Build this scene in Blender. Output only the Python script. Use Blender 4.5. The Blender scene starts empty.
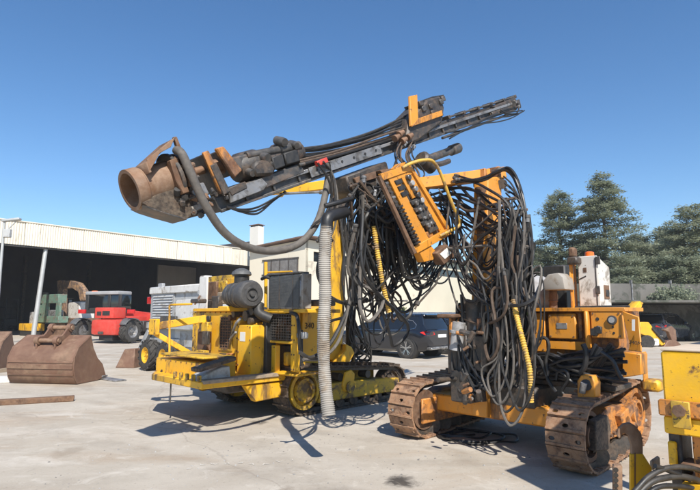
import bpy, bmesh, math, random
from mathutils import Vector, Matrix, Euler
random.seed(7)
S = bpy.context.scene
COL = S.collection
PI = math.pi
# ------------------------------------------------------------ camera
FOC, HOR, CAMH = 529.0, 313.0, 1.65          # focal length and horizon row for a 700 x 490 frame
TH = math.atan((HOR - 245.0) / FOC)
cam_d = bpy.data.cameras.new('camera'); cam = bpy.data.objects.new('camera', cam_d); COL.objects.link(cam)
cam.location = (0, 0, CAMH); cam.rotation_euler = (PI / 2 + TH, 0, 0)
cam_d.sensor_fit = 'HORIZONTAL'; cam_d.sensor_width = 36.0; cam_d.lens = FOC / 700.0 * 36.0
cam_d.clip_start = 0.05; cam_d.clip_end = 3000
S.camera = cam
# ------------------------------------------------------------ sky, sun, exposure
SUN_DIR = Vector((0.28, -0.96, 1.0)).normalized()      # towards the sun
SUN_EL = math.asin(SUN_DIR.z); SUN_AZ = math.atan2(SUN_DIR.x, SUN_DIR.y)
W = bpy.data.worlds.new('World'); S.world = W; W.use_nodes = True
nt = W.node_tree; nt.nodes.clear()
sky = nt.nodes.new('ShaderNodeTexSky'); sky.sky_type = 'NISHITA'; sky.sun_disc = False
sky.sun_elevation = SUN_EL; sky.sun_rotation = SUN_AZ; sky.altitude = 120; sky.air_density = 1.0; sky.dust_density = 0.25; sky.ozone_density = 4.0
bg = nt.nodes.new('ShaderNodeBackground'); bg.inputs['Strength'].default_value = 0.112
wo = nt.nodes.new('ShaderNodeOutputWorld')
hs = nt.nodes.new('ShaderNodeHueSaturation'); hs.inputs['Saturation'].default_value = 1.16; hs.inputs['Hue'].default_value = 0.5
nt.links.new(sky.outputs[0], hs.inputs['Color']); nt.links.new(hs.outputs[0], bg.inputs[0]); nt.links.new(bg.outputs[0], wo.inputs[0])
sl = bpy.data.lights.new('sun', 'SUN'); sl.energy = 4.6; sl.angle = math.radians(0.53); sl.color = (1.0, 0.95, 0.87)
so = bpy.data.objects.new('sun', sl); COL.objects.link(so); so.location = (20, -40, 60)
so.rotation_euler = SUN_DIR.to_track_quat('Z', 'Y').to_euler()
S.view_settings.view_transform = 'Standard'; S.view_settings.look = 'None'
S.view_settings.exposure = 0.52; S.view_settings.gamma = 1.0; S.view_settings.use_curve_mapping = False
S.render.resolution_x, S.render.resolution_y = 1024, 717

# ------------------------------------------------------------ measuring helpers (sight line against a real plane)
CAM = Vector((0, 0, CAMH))
def ray(px, py):
    xc = (px - 350) / FOC; yc = (245 - py) / FOC
    return Vector((xc, math.cos(TH) - yc * math.sin(TH), math.sin(TH) + yc * math.cos(TH)))
def gnd(px, py, z=0.0):
    r = ray(px, py); return CAM + r * ((z - CAMH) / r.z)
def at(px, py, d):
    r = ray(px, py); return CAM + r * (d / r.y)
class Frame:
    def __init__(s, o, deg):
        s.o = Vector((o[0], o[1], 0)); s.a = math.radians(deg)
        s.R = Matrix.Rotation(s.a, 3, 'Z'); s.I = s.R.transposed()
    def L(s, p): return s.I @ (Vector(p) - s.o)
    def __call__(s, px, py, x=None, y=None, z=None):
        c = s.L(CAM); r = s.I @ ray(px, py)
        i, v = (0, x) if x is not None else (1, y) if y is not None else (2, z)
        return c + r * ((v - c[i]) / r[i])
    def xbox(s, px0, py0, px1, py1, x, dep):      # face at local x, growing away by dep
        a = s(px0, py0, x=x); b = s(px1, py1, x=x)
        return (x, min(a.y, b.y), min(a.z, b.z)), (x + dep, max(a.y, b.y), max(a.z, b.z))
    def ybox(s, px0, py0, px1, py1, y, dep):      # face at local y, growing to the left by dep
        a = s(px0, py0, y=y); b = s(px1, py1, y=y)
        return (min(a.x, b.x), y, min(a.z, b.z)), (max(a.x, b.x), y + dep, max(a.z, b.z))

# ------------------------------------------------------------ materials
MATS = {}
def _n(nt, t, **k):
    n = nt.nodes.new(t)
    for a, v in k.items():
        if a in n.inputs: n.inputs[a].default_value = v
        else: setattr(n, a, v)
    return n
def mixc(nt, fac, a, b, blend='MIX'):
    m = nt.nodes.new('ShaderNodeMix'); m.data_type = 'RGBA'; m.blend_type = blend
    for s, v in ((0, fac), (6, a), (7, b)):
        if isinstance(v, (int, float)): m.inputs[s].default_value = v
        elif isinstance(v, tuple): m.inputs[s].default_value = (v[0], v[1], v[2], 1)
        else: nt.links.new(v, m.inputs[s])
    return m.outputs[2]
def ramp(nt, v, lo, hi):
    r = nt.nodes.new('ShaderNodeMapRange'); r.inputs[1].default_value = lo; r.inputs[2].default_value = hi
    nt.links.new(v, r.inputs[0]); return r.outputs[0]
def noise(nt, co, scale, detail=5, rough=0.55, dist=0.0):
    n = _n(nt, 'ShaderNodeTexNoise'); n.inputs['Scale'].default_value = scale; n.inputs['Detail'].default_value = detail
    n.inputs['Roughness'].default_value = rough; n.inputs['Distortion'].default_value = dist
    nt.links.new(co, n.inputs['Vector']); return n.outputs['Fac']
def newmat(name):
    m = bpy.data.materials.new(name); m.use_nodes = True; nt = m.node_tree
    return m, nt, nt.nodes['Principled BSDF']
def coords(nt, stretch=None):
    tc = nt.nodes.new('ShaderNodeTexCoord'); oi = nt.nodes.new('ShaderNodeObjectInfo')
    add = nt.nodes.new('ShaderNodeVectorMath'); add.operation = 'MULTIPLY_ADD'
    nt.links.new(oi.outputs['Random'], add.inputs[0]); add.inputs[1].default_value = (37, 19, 11)
    nt.links.new(tc.outputs['Object'], add.inputs[2]); co = add.outputs[0]
    if stretch:
        mp = nt.nodes.new('ShaderNodeVectorMath'); mp.operation = 'MULTIPLY'; mp.inputs[1].default_value = stretch
        nt.links.new(co, mp.inputs[0]); co = mp.outputs[0]
    return co
def mk(name, col, rough=0.6, metal=0.0, second=None, amt=0.0, scale=2.5, var=0.25, dust=0.0, dustcol=(0.36, 0.31, 0.25), bump=0.15, coat=0.0, chips=0.0, streak=False):
    """painted / worn solid: colour drift, patches of a second colour, dust film, small chips, fine relief"""
    m, nt, b = newmat(name)
    co = coords(nt)
    n1 = noise(nt, co, scale * 0.8, 4); n2 = noise(nt, co, scale * 5, 6, 0.65); n3 = noise(nt, co, scale * 22, 3)
    dark = tuple(c * (1 - var) for c in col); lite = tuple(min(1, c * (1 + var * 0.55)) for c in col)
    c = mixc(nt, ramp(nt, n1, 0.32, 0.68), dark, lite)
    if second and amt > 0:
        cs = co
        if streak:
            mp = nt.nodes.new('ShaderNodeVectorMath'); mp.operation = 'MULTIPLY'; mp.inputs[1].default_value = (1, 1, 0.28)
            nt.links.new(co, mp.inputs[0]); cs = mp.outputs[0]
        n4 = noise(nt, cs, scale * 1.7, 9, 0.68, 0.4)
        c = mixc(nt, ramp(nt, n4, 0.64 - 0.34 * amt, 0.70 - 0.26 * amt), c, mixc(nt, ramp(nt, n2, 0.3, 0.7), tuple(x * 0.6 for x in second), second))
    if chips > 0:
        c = mixc(nt, ramp(nt, noise(nt, co, scale * 9, 5, 0.7), 0.72 - 0.16 * chips, 0.75 - 0.16 * chips), c, tuple(x * 0.45 for x in (second or (0.1, 0.06, 0.04))))
    if dust > 0:
        d = nt.nodes.new('ShaderNodeMath'); d.operation = 'MULTIPLY'; nt.links.new(ramp(nt, n2, 0.35, 0.72), d.inputs[0]); d.inputs[1].default_value = dust
        c = mixc(nt, d.outputs[0], c, dustcol)
    nt.links.new(c, b.inputs['Base Color'])
    b.inputs['Metallic'].default_value = metal
    rr = nt.nodes.new('ShaderNodeMapRange'); rr.inputs[3].default_value = max(0.05, rough - 0.16); rr.inputs[4].default_value = min(1, rough + 0.18)
    nt.links.new(n2, rr.inputs[0]); nt.links.new(rr.outputs[0], b.inputs['Roughness'])
    if coat: b.inputs['Coat Weight'].default_value = coat; b.inputs['Coat Roughness'].default_value = 0.12
    if bump > 0:
        bp = nt.nodes.new('ShaderNodeBump'); bp.inputs['Strength'].default_value = bump; bp.inputs['Distance'].default_value = 0.01
        nt.links.new(mixc(nt, 0.5, n2, n3), bp.inputs['Height']); nt.links.new(bp.outputs[0], b.inputs['Normal'])
    MATS[name] = m; return m
RUST = (0.17, 0.07, 0.03)
mk('lemon', (0.80, 0.42, 0.008), 0.5, second=(0.20, 0.10, 0.03), amt=0.30, scale=1.6, var=0.16, dust=0.28, dustcol=(0.42, 0.30, 0.12), chips=0.5, streak=True)
mk('lemon_worn', (0.66, 0.39, 0.012), 0.6, second=(0.13, 0.075, 0.035), amt=0.45, scale=2.2, var=0.25, dust=0.4, dustcol=(0.30, 0.22, 0.12), chips=0.7)
mk('orange', (0.70, 0.275, 0.022), 0.5, second=(0.19, 0.08, 0.03), amt=0.30, scale=1.7, var=0.17, dust=0.28, dustcol=(0.45, 0.28, 0.13), chips=0.55, streak=True)
mk('orange_worn', (0.56, 0.21, 0.03), 0.62, second=(0.17, 0.075, 0.035), amt=0.55, scale=2.4, var=0.3, dust=0.4, dustcol=(0.34, 0.22, 0.14), chips=0.8)
mk('rust', (0.115, 0.056, 0.03), 0.85, second=(0.22, 0.115, 0.06), amt=0.6, scale=3, var=0.45, dust=0.4, dustcol=(0.2, 0.15, 0.11), bump=0.4)
mk('casing_rust', (0.21, 0.105, 0.052), 0.7, second=(0.30, 0.175, 0.10), amt=0.6, scale=2.2, var=0.35, dust=0.3, bump=0.3)
mk('bucket_rust', (0.155, 0.08, 0.05), 0.6, second=(0.24, 0.145, 0.09), amt=0.4, scale=1.1, var=0.25, dust=0.3, dustcol=(0.32, 0.21, 0.14), bump=0.15)
mk('track_rust', (0.32, 0.165, 0.085), 0.85, second=(0.17, 0.085, 0.05), amt=0.5, scale=4, var=0.35, dust=0.55, dustcol=(0.46, 0.32, 0.21), bump=0.5)
mk('track_mud', (0.11, 0.07, 0.045), 0.9, second=(0.035, 0.025, 0.02), amt=0.7, scale=5, var=0.45, dust=0.5, dustcol=(0.26, 0.2, 0.14), bump=0.6)
mk('grease', (0.035, 0.032, 0.03), 0.5, second=(0.10, 0.07, 0.05), amt=0.5, scale=5, var=0.5, dust=0.35, dustcol=(0.16, 0.13, 0.10), bump=0.4)
mk('steel_dark', (0.06, 0.059, 0.058), 0.5, metal=0.3, second=(0.17, 0.12, 0.09), amt=0.4, scale=3, var=0.35, dust=0.4, dustcol=(0.24, 0.21, 0.18), bump=0.25)
mk('steel_grey', (0.27, 0.27, 0.275), 0.45, metal=0.35, second=(0.12, 0.11, 0.10), amt=0.5, scale=3, var=0.25, dust=0.35, dustcol=(0.3, 0.27, 0.23), bump=0.2)
mk('rod', (0.26, 0.15, 0.09), 0.6, metal=0.3, var=0.3)
mk('rubber', (0.016, 0.016, 0.017), 0.45, var=0.3, dust=0.3, dustcol=(0.05, 0.045, 0.04), scale=4, bump=0.1)
mk('rubber_dusty', (0.022, 0.021, 0.02), 0.5, var=0.3, dust=0.55, dustcol=(0.085, 0.074, 0.062), scale=4, bump=0.1)
mk('rubber_grey', (0.10, 0.09, 0.08), 0.7, var=0.25, dust=0.6, dustcol=(0.21, 0.18, 0.15), scale=4, bump=0.1)
mk('rubber_brown', (0.07, 0.045, 0.03), 0.7, var=0.3, dust=0.6, dustcol=(0.17, 0.12, 0.085), scale=4, bump=0.1)
mk('tyre', (0.03, 0.029, 0.028), 0.85, var=0.3, dust=0.5, dustcol=(0.13, 0.115, 0.095), scale=3, bump=0.3)
mk('duct', (0.34, 0.315, 0.28), 0.8, second=(0.3, 0.24, 0.18), amt=0.4, var=0.2, dust=0.3, scale=3)
mk('hose_yellow', (0.72, 0.42, 0.03), 0.6, second=(0.3, 0.17, 0.05), amt=0.5, var=0.2, dust=0.4, scale=4)
mk('cream', (0.73, 0.665, 0.545), 0.75, second=(0.52, 0.44, 0.33), amt=0.06, scale=0.5, streak=True, var=0.12, dust=0.2, dustcol=(0.6, 0.53, 0.42), bump=0.05)
mk('plaster', (0.72, 0.655, 0.52), 0.9, second=(0.52, 0.46, 0.37), amt=0.05, scale=0.25, var=0.08, dust=0.15, dustcol=(0.6, 0.53, 0.42), bump=0.1)
mk('white_wall', (0.70, 0.67, 0.60), 0.9, second=(0.55, 0.52, 0.46), amt=0.05, scale=0.5, var=0.06)
mk('cabinet', (0.66, 0.64, 0.59), 0.5, second=(0.38, 0.33, 0.27), amt=0.28, scale=2, var=0.07, dust=0.25, dustcol=(0.5, 0.45, 0.38), chips=0.5)
mk('grey_paint', (0.46, 0.47, 0.47), 0.55, second=(0.3, 0.27, 0.23), amt=0.35, scale=1.5, var=0.12, dust=0.3, chips=0.3)
mk('white_paint', (0.72, 0.70, 0.66), 0.5, second=(0.4, 0.34, 0.28), amt=0.3, scale=1.5, var=0.08, dust=0.3)
mk('red', (0.62, 0.045, 0.03), 0.4, var=0.15, dust=0.3, dustcol=(0.45, 0.2, 0.15), scale=1.5)
mk('red_light', (0.55, 0.02, 0.02), 0.2, var=0.1, bump=0)
mk('beacon', (0.85, 0.16, 0.02), 0.3, var=0.1, bump=0)
mk('green', (0.10, 0.20, 0.145), 0.6, second=(0.16, 0.13, 0.1), amt=0.4, var=0.2, dust=0.35, scale=1.5)
mk('old_orange', (0.40, 0.21, 0.085), 0.75, second=(0.14, 0.075, 0.045), amt=0.7, var=0.3, dust=0.4, scale=2)
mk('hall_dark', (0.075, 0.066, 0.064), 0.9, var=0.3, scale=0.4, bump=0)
mk('hall_floor', (0.22, 0.20, 0.18), 0.9, var=0.15, scale=0.6)
mk('galv', (0.5, 0.5, 0.48), 0.5, metal=0.4, var=0.15, scale=2)
mk('black', (0.02, 0.02, 0.02), 0.55, var=0.3, dust=0.35, dustcol=(0.10, 0.09, 0.08), scale=4)
mk('filter_black', (0.045, 0.045, 0.047), 0.55, var=0.2, dust=0.5, dustcol=(0.15, 0.14, 0.13), scale=3)
mk('radiator', (0.10, 0.105, 0.11), 0.6, metal=0.3, var=0.25, dust=0.5, dustcol=(0.22, 0.21, 0.19), scale=5)
mk('car_black', (0.010, 0.012, 0.018), 0.18, var=0.1, dust=0.04, dustcol=(0.1, 0.095, 0.09), bump=0, coat=0.8, scale=1)
mk('car_blue', (0.02, 0.03, 0.05), 0.25, var=0.1, dust=0.12, bump=0, coat=0.7, scale=1)
mk('chrome', (0.6, 0.6, 0.6), 0.25, metal=1.0, var=0.1, bump=0)
mk('plastic_grey', (0.35, 0.35, 0.35), 0.5, var=0.15, bump=0)
mk('wood', (0.36, 0.27, 0.18), 0.85, second=(0.24, 0.19, 0.14), amt=0.5, var=0.25, dust=0.4, scale=3, bump=0.3)
mk('wood_grey', (0.34, 0.30, 0.26), 0.85, var=0.25, dust=0.4, scale=3, bump=0.3)
mk('concrete_wall', (0.33, 0.32, 0.30), 0.9, second=(0.2, 0.19, 0.175), amt=0.5, var=0.2, scale=0.5, bump=0.3)
mk('shed_roof', (0.30, 0.28, 0.26), 0.9, var=0.2, scale=0.5)
mk('wall_dark', (0.15, 0.14, 0.125), 0.9, second=(0.08, 0.085, 0.065), amt=0.5, var=0.3, scale=0.6, bump=0.3)  # dark base puts the tree shade on the wall into the colour
mk('tank_yellow', (0.80, 0.44, 0.01), 0.5, second=(0.17, 0.075, 0.03), amt=0.12, scale=3.5, var=0.12, dust=0.2, dustcol=(0.42, 0.28, 0.1), chips=0.6)
mk('tile', (0.17, 0.105, 0.075), 0.9, var=0.3, scale=1.5)
mk('tarp', (0.40, 0.40, 0.41), 0.6, second=(0.28, 0.27, 0.26), amt=0.4, var=0.2, dust=0.3, scale=3)
mk('chalk', (0.60, 0.56, 0.49), 0.9, var=0.15)
mk('paper', (0.75, 0.74, 0.70), 0.8, var=0.1)
mk('ink', (0.03, 0.025, 0.02), 0.7, var=0.1, bump=0)
mk('bark', (0.11, 0.085, 0.065), 0.95, var=0.35, scale=2, bump=0.6)
mk('window_pane', (0.16, 0.15, 0.145), 0.25, var=0.25, dust=0.5, dustcol=(0.26, 0.25, 0.23), scale=0.6, bump=0)
mk('gauge', (0.06, 0.06, 0.06), 0.3, var=0.1, bump=0)
mk('light_dust', (0.60, 0.49, 0.37), 0.95, var=0.2, scale=3)
def glassmat(name, col, rough=0.08):
    m, nt, b = newmat(name); b.inputs['Base Color'].default_value = (*col, 1); b.inputs['Roughness'].default_value = rough
    b.inputs['Coat Weight'].default_value = 0.5; b.inputs['Specular IOR Level'].default_value = 0.7; MATS[name] = m
glassmat('car_glass', (0.012, 0.014, 0.016)); glassmat('cab_glass', (0.10, 0.125, 0.125), 0.12)
def leafmat(name, c0, c1):
    m, nt, b = newmat(name); co = coords(nt)
    n = noise(nt, co, 0.5, 3); n2 = noise(nt, co, 4, 3)
    c = mixc(nt, ramp(nt, n2, 0.3, 0.7), mixc(nt, ramp(nt, n, 0.35, 0.65), c0, c1), tuple((x + y) * 0.62 for x, y in zip(c0, c1)))
    nt.links.new(c, b.inputs['Base Color']); b.inputs['Roughness'].default_value = 0.75
    tr = nt.nodes.new('ShaderNodeBsdfTranslucent'); nt.links.new(c, tr.inputs['Color'])
    mx = nt.nodes.new('ShaderNodeMixShader'); mx.inputs[0].default_value = 0.42
    nt.links.new(b.outputs[0], mx.inputs[1]); nt.links.new(tr.outputs[0], mx.inputs[2])
    nt.links.new(mx.outputs[0], nt.nodes['Material Output'].inputs[0]); MATS[name] = m
leafmat('needles', (0.19, 0.22, 0.15), (0.32, 0.335, 0.22))
leafmat('needles_pale', (0.23, 0.25, 0.16), (0.34, 0.35, 0.23))
leafmat('shrub', (0.07, 0.12, 0.03), (0.15, 0.20, 0.05))
def ground_mat():
    m, nt, b = newmat('yard_concrete')
    tc = nt.nodes.new('ShaderNodeTexCoord'); co = tc.outputs['Object']
    n0 = noise(nt, co, 0.12, 5, 0.6, 0.5); n1 = noise(nt, co, 0.7, 8, 0.62, 0.6); n2 = noise(nt, co, 6, 8, 0.7); n3 = noise(nt, co, 60, 4, 0.6)
    c = mixc(nt, ramp(nt, n0, 0.3, 0.7), (0.43, 0.38, 0.308), (0.50, 0.45, 0.382))
    c = mixc(nt, ramp(nt, n1, 0.38, 0.66), c, (0.39, 0.34, 0.275))
    # brownish drag smears along the driving direction
    mp = nt.nodes.new('ShaderNodeMapping'); mp.inputs['Rotation'].default_value = (0, 0, math.radians(-18)); mp.inputs['Scale'].default_value = (0.45, 1.0, 1)
    nt.links.new(co, mp.inputs[0])
    n4 = noise(nt, mp.outputs[0], 0.9, 7, 0.6, 0.3)
    def scaled(v, k):
        q = nt.nodes.new('ShaderNodeMath'); q.operation = 'MULTIPLY'; q.inputs[1].default_value = k; nt.links.new(v, q.inputs[0]); return q.outputs[0]
    c = mixc(nt, scaled(ramp(nt, n4, 0.52, 0.72), 0.75), c, (0.34, 0.245, 0.16))
    mp2 = nt.nodes.new('ShaderNodeMapping'); mp2.inputs['Rotation'].default_value = (0, 0, math.radians(12)); mp2.inputs['Scale'].default_value = (0.55, 1.2, 1); mp2.inputs['Location'].default_value = (7, 3, 0)
    nt.links.new(co, mp2.inputs[0])
    c = mixc(nt, scaled(ramp(nt, noise(nt, mp2.outputs[0], 1.1, 7, 0.65, 0.3), 0.54, 0.7), 0.65), c, (0.60, 0.55, 0.48))
    c = mixc(nt, scaled(ramp(nt, n2, 0.55, 0.75), 0.6), c, (0.31, 0.275, 0.225))
    c = mixc(nt, scaled(ramp(nt, n3, 0.58, 0.78), 0.5), c, (0.62, 0.57, 0.50))
    wob = nt.nodes.new('ShaderNodeVectorMath'); wob.operation = 'MULTIPLY_ADD'; wob.inputs[1].default_value = (0.5, 0.5, 0)
    nw = nt.nodes.new('ShaderNodeTexNoise'); nw.inputs['Scale'].default_value = 0.3; nw.inputs['Detail'].default_value = 2; nt.links.new(co, nw.inputs['Vector'])
    nt.links.new(nw.outputs['Color'], wob.inputs[0]); nt.links.new(co, wob.inputs[2]); dv2 = wob.outputs[0]
    c = mixc(nt, scaled(ramp(nt, noise(nt, co, 28, 3, 0.6), 0.62, 0.70), 0.55), c, (0.22, 0.19, 0.155))
    c = mixc(nt, scaled(ramp(nt, noise(nt, co, 2.3, 9, 0.72, 0.8), 0.56, 0.64), 0.45), c, (0.58, 0.53, 0.455))
    # cracks
    vn = nt.nodes.new('ShaderNodeTexVoronoi'); vn.feature = 'DISTANCE_TO_EDGE'; vn.inputs['Scale'].default_value = 0.17
    dv = nt.nodes.new('ShaderNodeVectorMath'); dv.operation = 'MULTIPLY_ADD'; dv.inputs[1].default_value = (0.9, 0.9, 0)
    nn = nt.nodes.new('ShaderNodeTexNoise'); nn.inputs['Scale'].default_value = 0.9; nn.inputs['Detail'].default_value = 8; nt.links.new(co, nn.inputs['Vector'])
    nt.links.new(nn.outputs['Color'], dv.inputs[0]); nt.links.new(co, dv.inputs[2]); nt.links.new(dv.outputs[0], vn.inputs['Vector'])
    c = mixc(nt, scaled(ramp(nt, vn.outputs['Distance'], 0.003, 0.0008), 0.3), c, (0.22, 0.185, 0.15))
    # tyre marks: pairs of faint arcs
    for (x, y, rad, k) in ((-14.0, -3.0, 16.5, 0.5), (-14.0, -3.0, 18.3, 0.45), (9.0, 24.0, 20.5, 0.4), (9.0, 24.0, 18.6, 0.45), (2.0, -9.0, 13.6, 0.35), (2.0, -9.0, 15.4, 0.4)):
        sb = nt.nodes.new('ShaderNodeVectorMath'); sb.operation = 'DISTANCE'; sb.inputs[1].default_value = (x, y, 0); nt.links.new(dv2, sb.inputs[0])
        s1 = nt.nodes.new('ShaderNodeMath'); s1.operation = 'SUBTRACT'; s1.inputs[1].default_value = rad; nt.links.new(sb.outputs['Value'], s1.inputs[0])
        s2 = nt.nodes.new('ShaderNodeMath'); s2.operation = 'ABSOLUTE'; nt.links.new(s1.outputs[0], s2.inputs[0])
        s3 = nt.nodes.new('ShaderNodeMath'); s3.operation = 'MULTIPLY'; nt.links.new(ramp(nt, s2.outputs[0], 0.20, 0.10), s3.inputs[0]); nt.links.new(ramp(nt, noise(nt, co, 0.9, 8, 0.75), 0.42, 0.66), s3.inputs[1])
        c = mixc(nt, scaled(s3.outputs[0], k), c, (0.24, 0.205, 0.165))
    # oil stains: (x, y, radius)
    for (x, y, r, col, k) in OIL:
        sb = nt.nodes.new('ShaderNodeVectorMath'); sb.operation = 'SUBTRACT'; sb.inputs[1].default_value = (x, y, 0); nt.links.new(co, sb.inputs[0])
        ml = nt.nodes.new('ShaderNodeVectorMath'); ml.operation = 'MULTIPLY'; ml.inputs[1].default_value = (1, 0.75, 0); nt.links.new(sb.outputs[0], ml.inputs[0])
        ln = nt.nodes.new('ShaderNodeVectorMath'); ln.operation = 'LENGTH'; nt.links.new(ml.outputs[0], ln.inputs[0])
        ad = nt.nodes.new('ShaderNodeMath'); ad.operation = 'MULTIPLY_ADD'; nt.links.new(noise(nt, co, 5, 7, 0.75, 0.5), ad.inputs[0]); ad.inputs[1].default_value = r * 2.2; nt.links.new(ln.outputs['Value'], ad.inputs[2])
        c = mixc(nt, scaled(ramp(nt, ad.outputs[0], r * 2.05, r * 1.45), k), c, col)
    nt.links.new(c, b.inputs['Base Color']); b.inputs['Roughness'].default_value = 0.9; b.inputs['Specular IOR Level'].default_value = 0.25
    bp = nt.nodes.new('ShaderNodeBump'); bp.inputs['Strength'].default_value = 0.55; bp.inputs['Distance'].default_value = 0.012
    nt.links.new(mixc(nt, 0.45, n2, n3), bp.inputs['Height']); nt.links.new(bp.outputs[0], b.inputs['Normal'])
    MATS['ground'] = m
g = gnd(402, 482); g2 = gnd(195, 431); g3 = gnd(480, 425)
OIL = [(g.x, g.y, 0.2, (0.05, 0.042, 0.035), 0.93), (g2.x, g2.y, 0.1, (0.10, 0.085, 0.065), 0.7), (g3.x, g3.y, 0.35, (0.16, 0.13, 0.1), 0.5), (-4.2, 11.5, 0.5, (0.3, 0.25, 0.19), 0.5), (-1.4, 8.3, 0.16, (0.09, 0.075, 0.06), 0.7), (0.5, 5.4, 0.07, (0.1, 0.085, 0.07), 0.6), (-6.5, 9.5, 0.2, (0.2, 0.165, 0.13), 0.5), (-0.6, 5.2, 0.12, (0.22, 0.18, 0.14), 0.55), (-3.4, 6.6, 0.25, (0.27, 0.22, 0.165), 0.5), (1.9, 5.0, 0.1, (0.12, 0.1, 0.08), 0.6)]
ground_mat()

# ------------------------------------------------------------ mesh builder
class MB:
    def __init__(s, M=None): s.v = []; s.f = []; s.M = M
    def add(s, vs, fs):
        o = len(s.v)
        for p in vs:
            p = Vector(p); s.v.append(s.M @ p if s.M else p)
        s.f += [tuple(i + o for i in q) for q in fs]; return s
    def box(s, lo, hi=None):
        if hi is None: lo, hi = lo
        (a, b, c), (d, e, g) = lo, hi
        return s.add([(a, b, c), (d, b, c), (d, e, c), (a, e, c), (a, b, g), (d, b, g), (d, e, g), (a, e, g)],
                     [(0, 3, 2, 1), (4, 5, 6, 7), (0, 1, 5, 4), (1, 2, 6, 5), (2, 3, 7, 6), (3, 0, 4, 7)])
    def bar(s, p0, p1, w, h, up=(0, 0, 1), w1=None, h1=None):
        p0 = Vector(p0); p1 = Vector(p1); d = (p1 - p0).normalized(); sd = d.cross(Vector(up))
        if sd.length < 1e-4: sd = d.cross(Vector((1, 0, 0)))
        sd.normalize(); u = sd.cross(d); w1 = w if w1 is None else w1; h1 = h if h1 is None else h1
        vs = []
        for p, ww, hh in ((p0, w, h), (p1, w1, h1)):
            for a, b in ((-1, -1), (1, -1), (1, 1), (-1, 1)): vs.append(p + sd * (a * ww / 2) + u * (b * hh / 2))
        return s.add(vs, [(0, 1, 2, 3), (7, 6, 5, 4), (0, 4, 5, 1), (1, 5, 6, 2), (2, 6, 7, 3), (3, 7, 4, 0)])
    def cyl(s, p0, p1, r0, r1=None, n=14):
        return s.lathe(p0, p1, [(0, 0), (r0, 0), (r0 if r1 is None else r1, 1), (0, 1)], n)
    def lathe(s, p0, p1, prof, n=16):                 # prof: (radius, fraction along axis)
        p0 = Vector(p0); p1 = Vector(p1); ax = p1 - p0; d = ax.normalized()
        a = d.orthogonal().normalized(); b = d.cross(a); vs = []; rows = []
        for r, t in prof:
            c = p0 + ax * t
            if r < 1e-6: rows.append([len(vs)]); vs.append(c)
            else:
                rows.append(list(range(len(vs), len(vs) + n)))
                for k in range(n): q = 2 * PI * k / n; vs.append(c + (a * math.cos(q) + b * math.sin(q)) * r)
        fs = []
        for A, B in zip(rows, rows[1:]):
            for k in range(n):
                k2 = (k + 1) % n
                if len(A) == 1 and len(B) == 1: continue
                if len(A) == 1: fs.append((A[0], B[k], B[k2]))
                elif len(B) == 1: fs.append((A[k], B[0], A[k2]))
                else: fs.append((A[k], B[k], B[k2], A[k2]))
        return s.add(vs, fs)
    def pipe(s, p0, p1, ro, ri, n=20):
        return s.lathe(p0, p1, [(ri, 0), (ro, 0), (ro, 1), (ri, 1), (ri, 0)], n)
    def tube(s, pts, r, n=6, caps=True):
        pts = [Vector(p) for p in pts]; m = len(pts); vs = []; fs = []
        t = (pts[1] - pts[0]).normalized(); a = t.orthogonal().normalized()
        for i, p in enumerate(pts):
            t = (pts[min(i + 1, m - 1)] - pts[max(i - 1, 0)]).normalized()
            a = (a - t * a.dot(t)); a = a.normalized() if a.length > 1e-5 else t.orthogonal().normalized(); b = t.cross(a)
            rr = r[i] if isinstance(r, (list, tuple)) else r
            for k in range(n): q = 2 * PI * k / n; vs.append(p + (a * math.cos(q) + b * math.sin(q)) * rr)
        for i in range(m - 1):
            for k in range(n):
                k2 = (k + 1) % n; fs.append((i * n + k, (i + 1) * n + k, (i + 1) * n + k2, i * n + k2))
        if caps: fs.append(tuple(range(n))); fs.append(tuple(range((m - 1) * n, m * n)))
        return s.add(vs, fs)
    def prism(s, poly, vec):
        poly = [Vector(p) for p in poly]; vec = Vector(vec); n = len(poly)
        return s.add(poly + [p + vec for p in poly], [tuple(range(n)), tuple(range(n, 2 * n))] + [(i, (i + 1) % n, n + (i + 1) % n, n + i) for i in range(n)])
    def grid(s, rows):
        m, n = len(rows), len(rows[0])
        return s.add([p for r in rows for p in r], [(i * n + j, i * n + j + 1, (i + 1) * n + j + 1, (i + 1) * n + j) for i in range(m - 1) for j in range(n - 1)])
    def mesh(s, name, mat, bevel=0.0, smooth=True, recalc=True, seg=1):
        me = bpy.data.meshes.new(name)
        bm = bmesh.new(); bv = [bm.verts.new(p) for p in s.v]
        for q in s.f:
            try: bm.faces.new([bv[i] for i in q])
            except ValueError: pass
        if recalc: bmesh.ops.recalc_face_normals(bm, faces=bm.faces)
        if bevel > 0:
            ed = [e for e in bm.edges if len(e.link_faces) == 2 and e.calc_face_angle(0) > 0.6]
            bmesh.ops.bevel(bm, geom=ed, offset=bevel, segments=seg, affect='EDGES', profile=0.6, clamp_overlap=True)
        bm.to_mesh(me); bm.free()
        if smooth:
            me.polygons.foreach_set('use_smooth', [True] * len(me.polygons)); me.set_sharp_from_angle(angle=math.radians(38))
        me.materials.append(MATS[mat]); return me
    def build(s, name, mat, parent=None, bevel=0.0, smooth=True, recalc=True, seg=1):
        return link(name, s.mesh(name, mat, bevel, smooth, recalc, seg), parent)
def link(name, me, parent=None):
    o = bpy.data.objects.new(name, me); COL.objects.link(o)
    if parent is not None: o.parent = parent
    return o
def tag(o, label, cat, group=None):
    o['label'] = label; o['category'] = cat
    if group: o['group'] = group
    return o
def struct(o): o['kind'] = 'structure'; return o
def thing(name, label, cat, loc=(0, 0, 0), rz=0.0, group=None):
    o = bpy.data.objects.new(name, None); COL.objects.link(o); o.location = loc; o.rotation_euler = (0, 0, rz); o.empty_display_size = 0.2
    return tag(o, label, cat, group)
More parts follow.
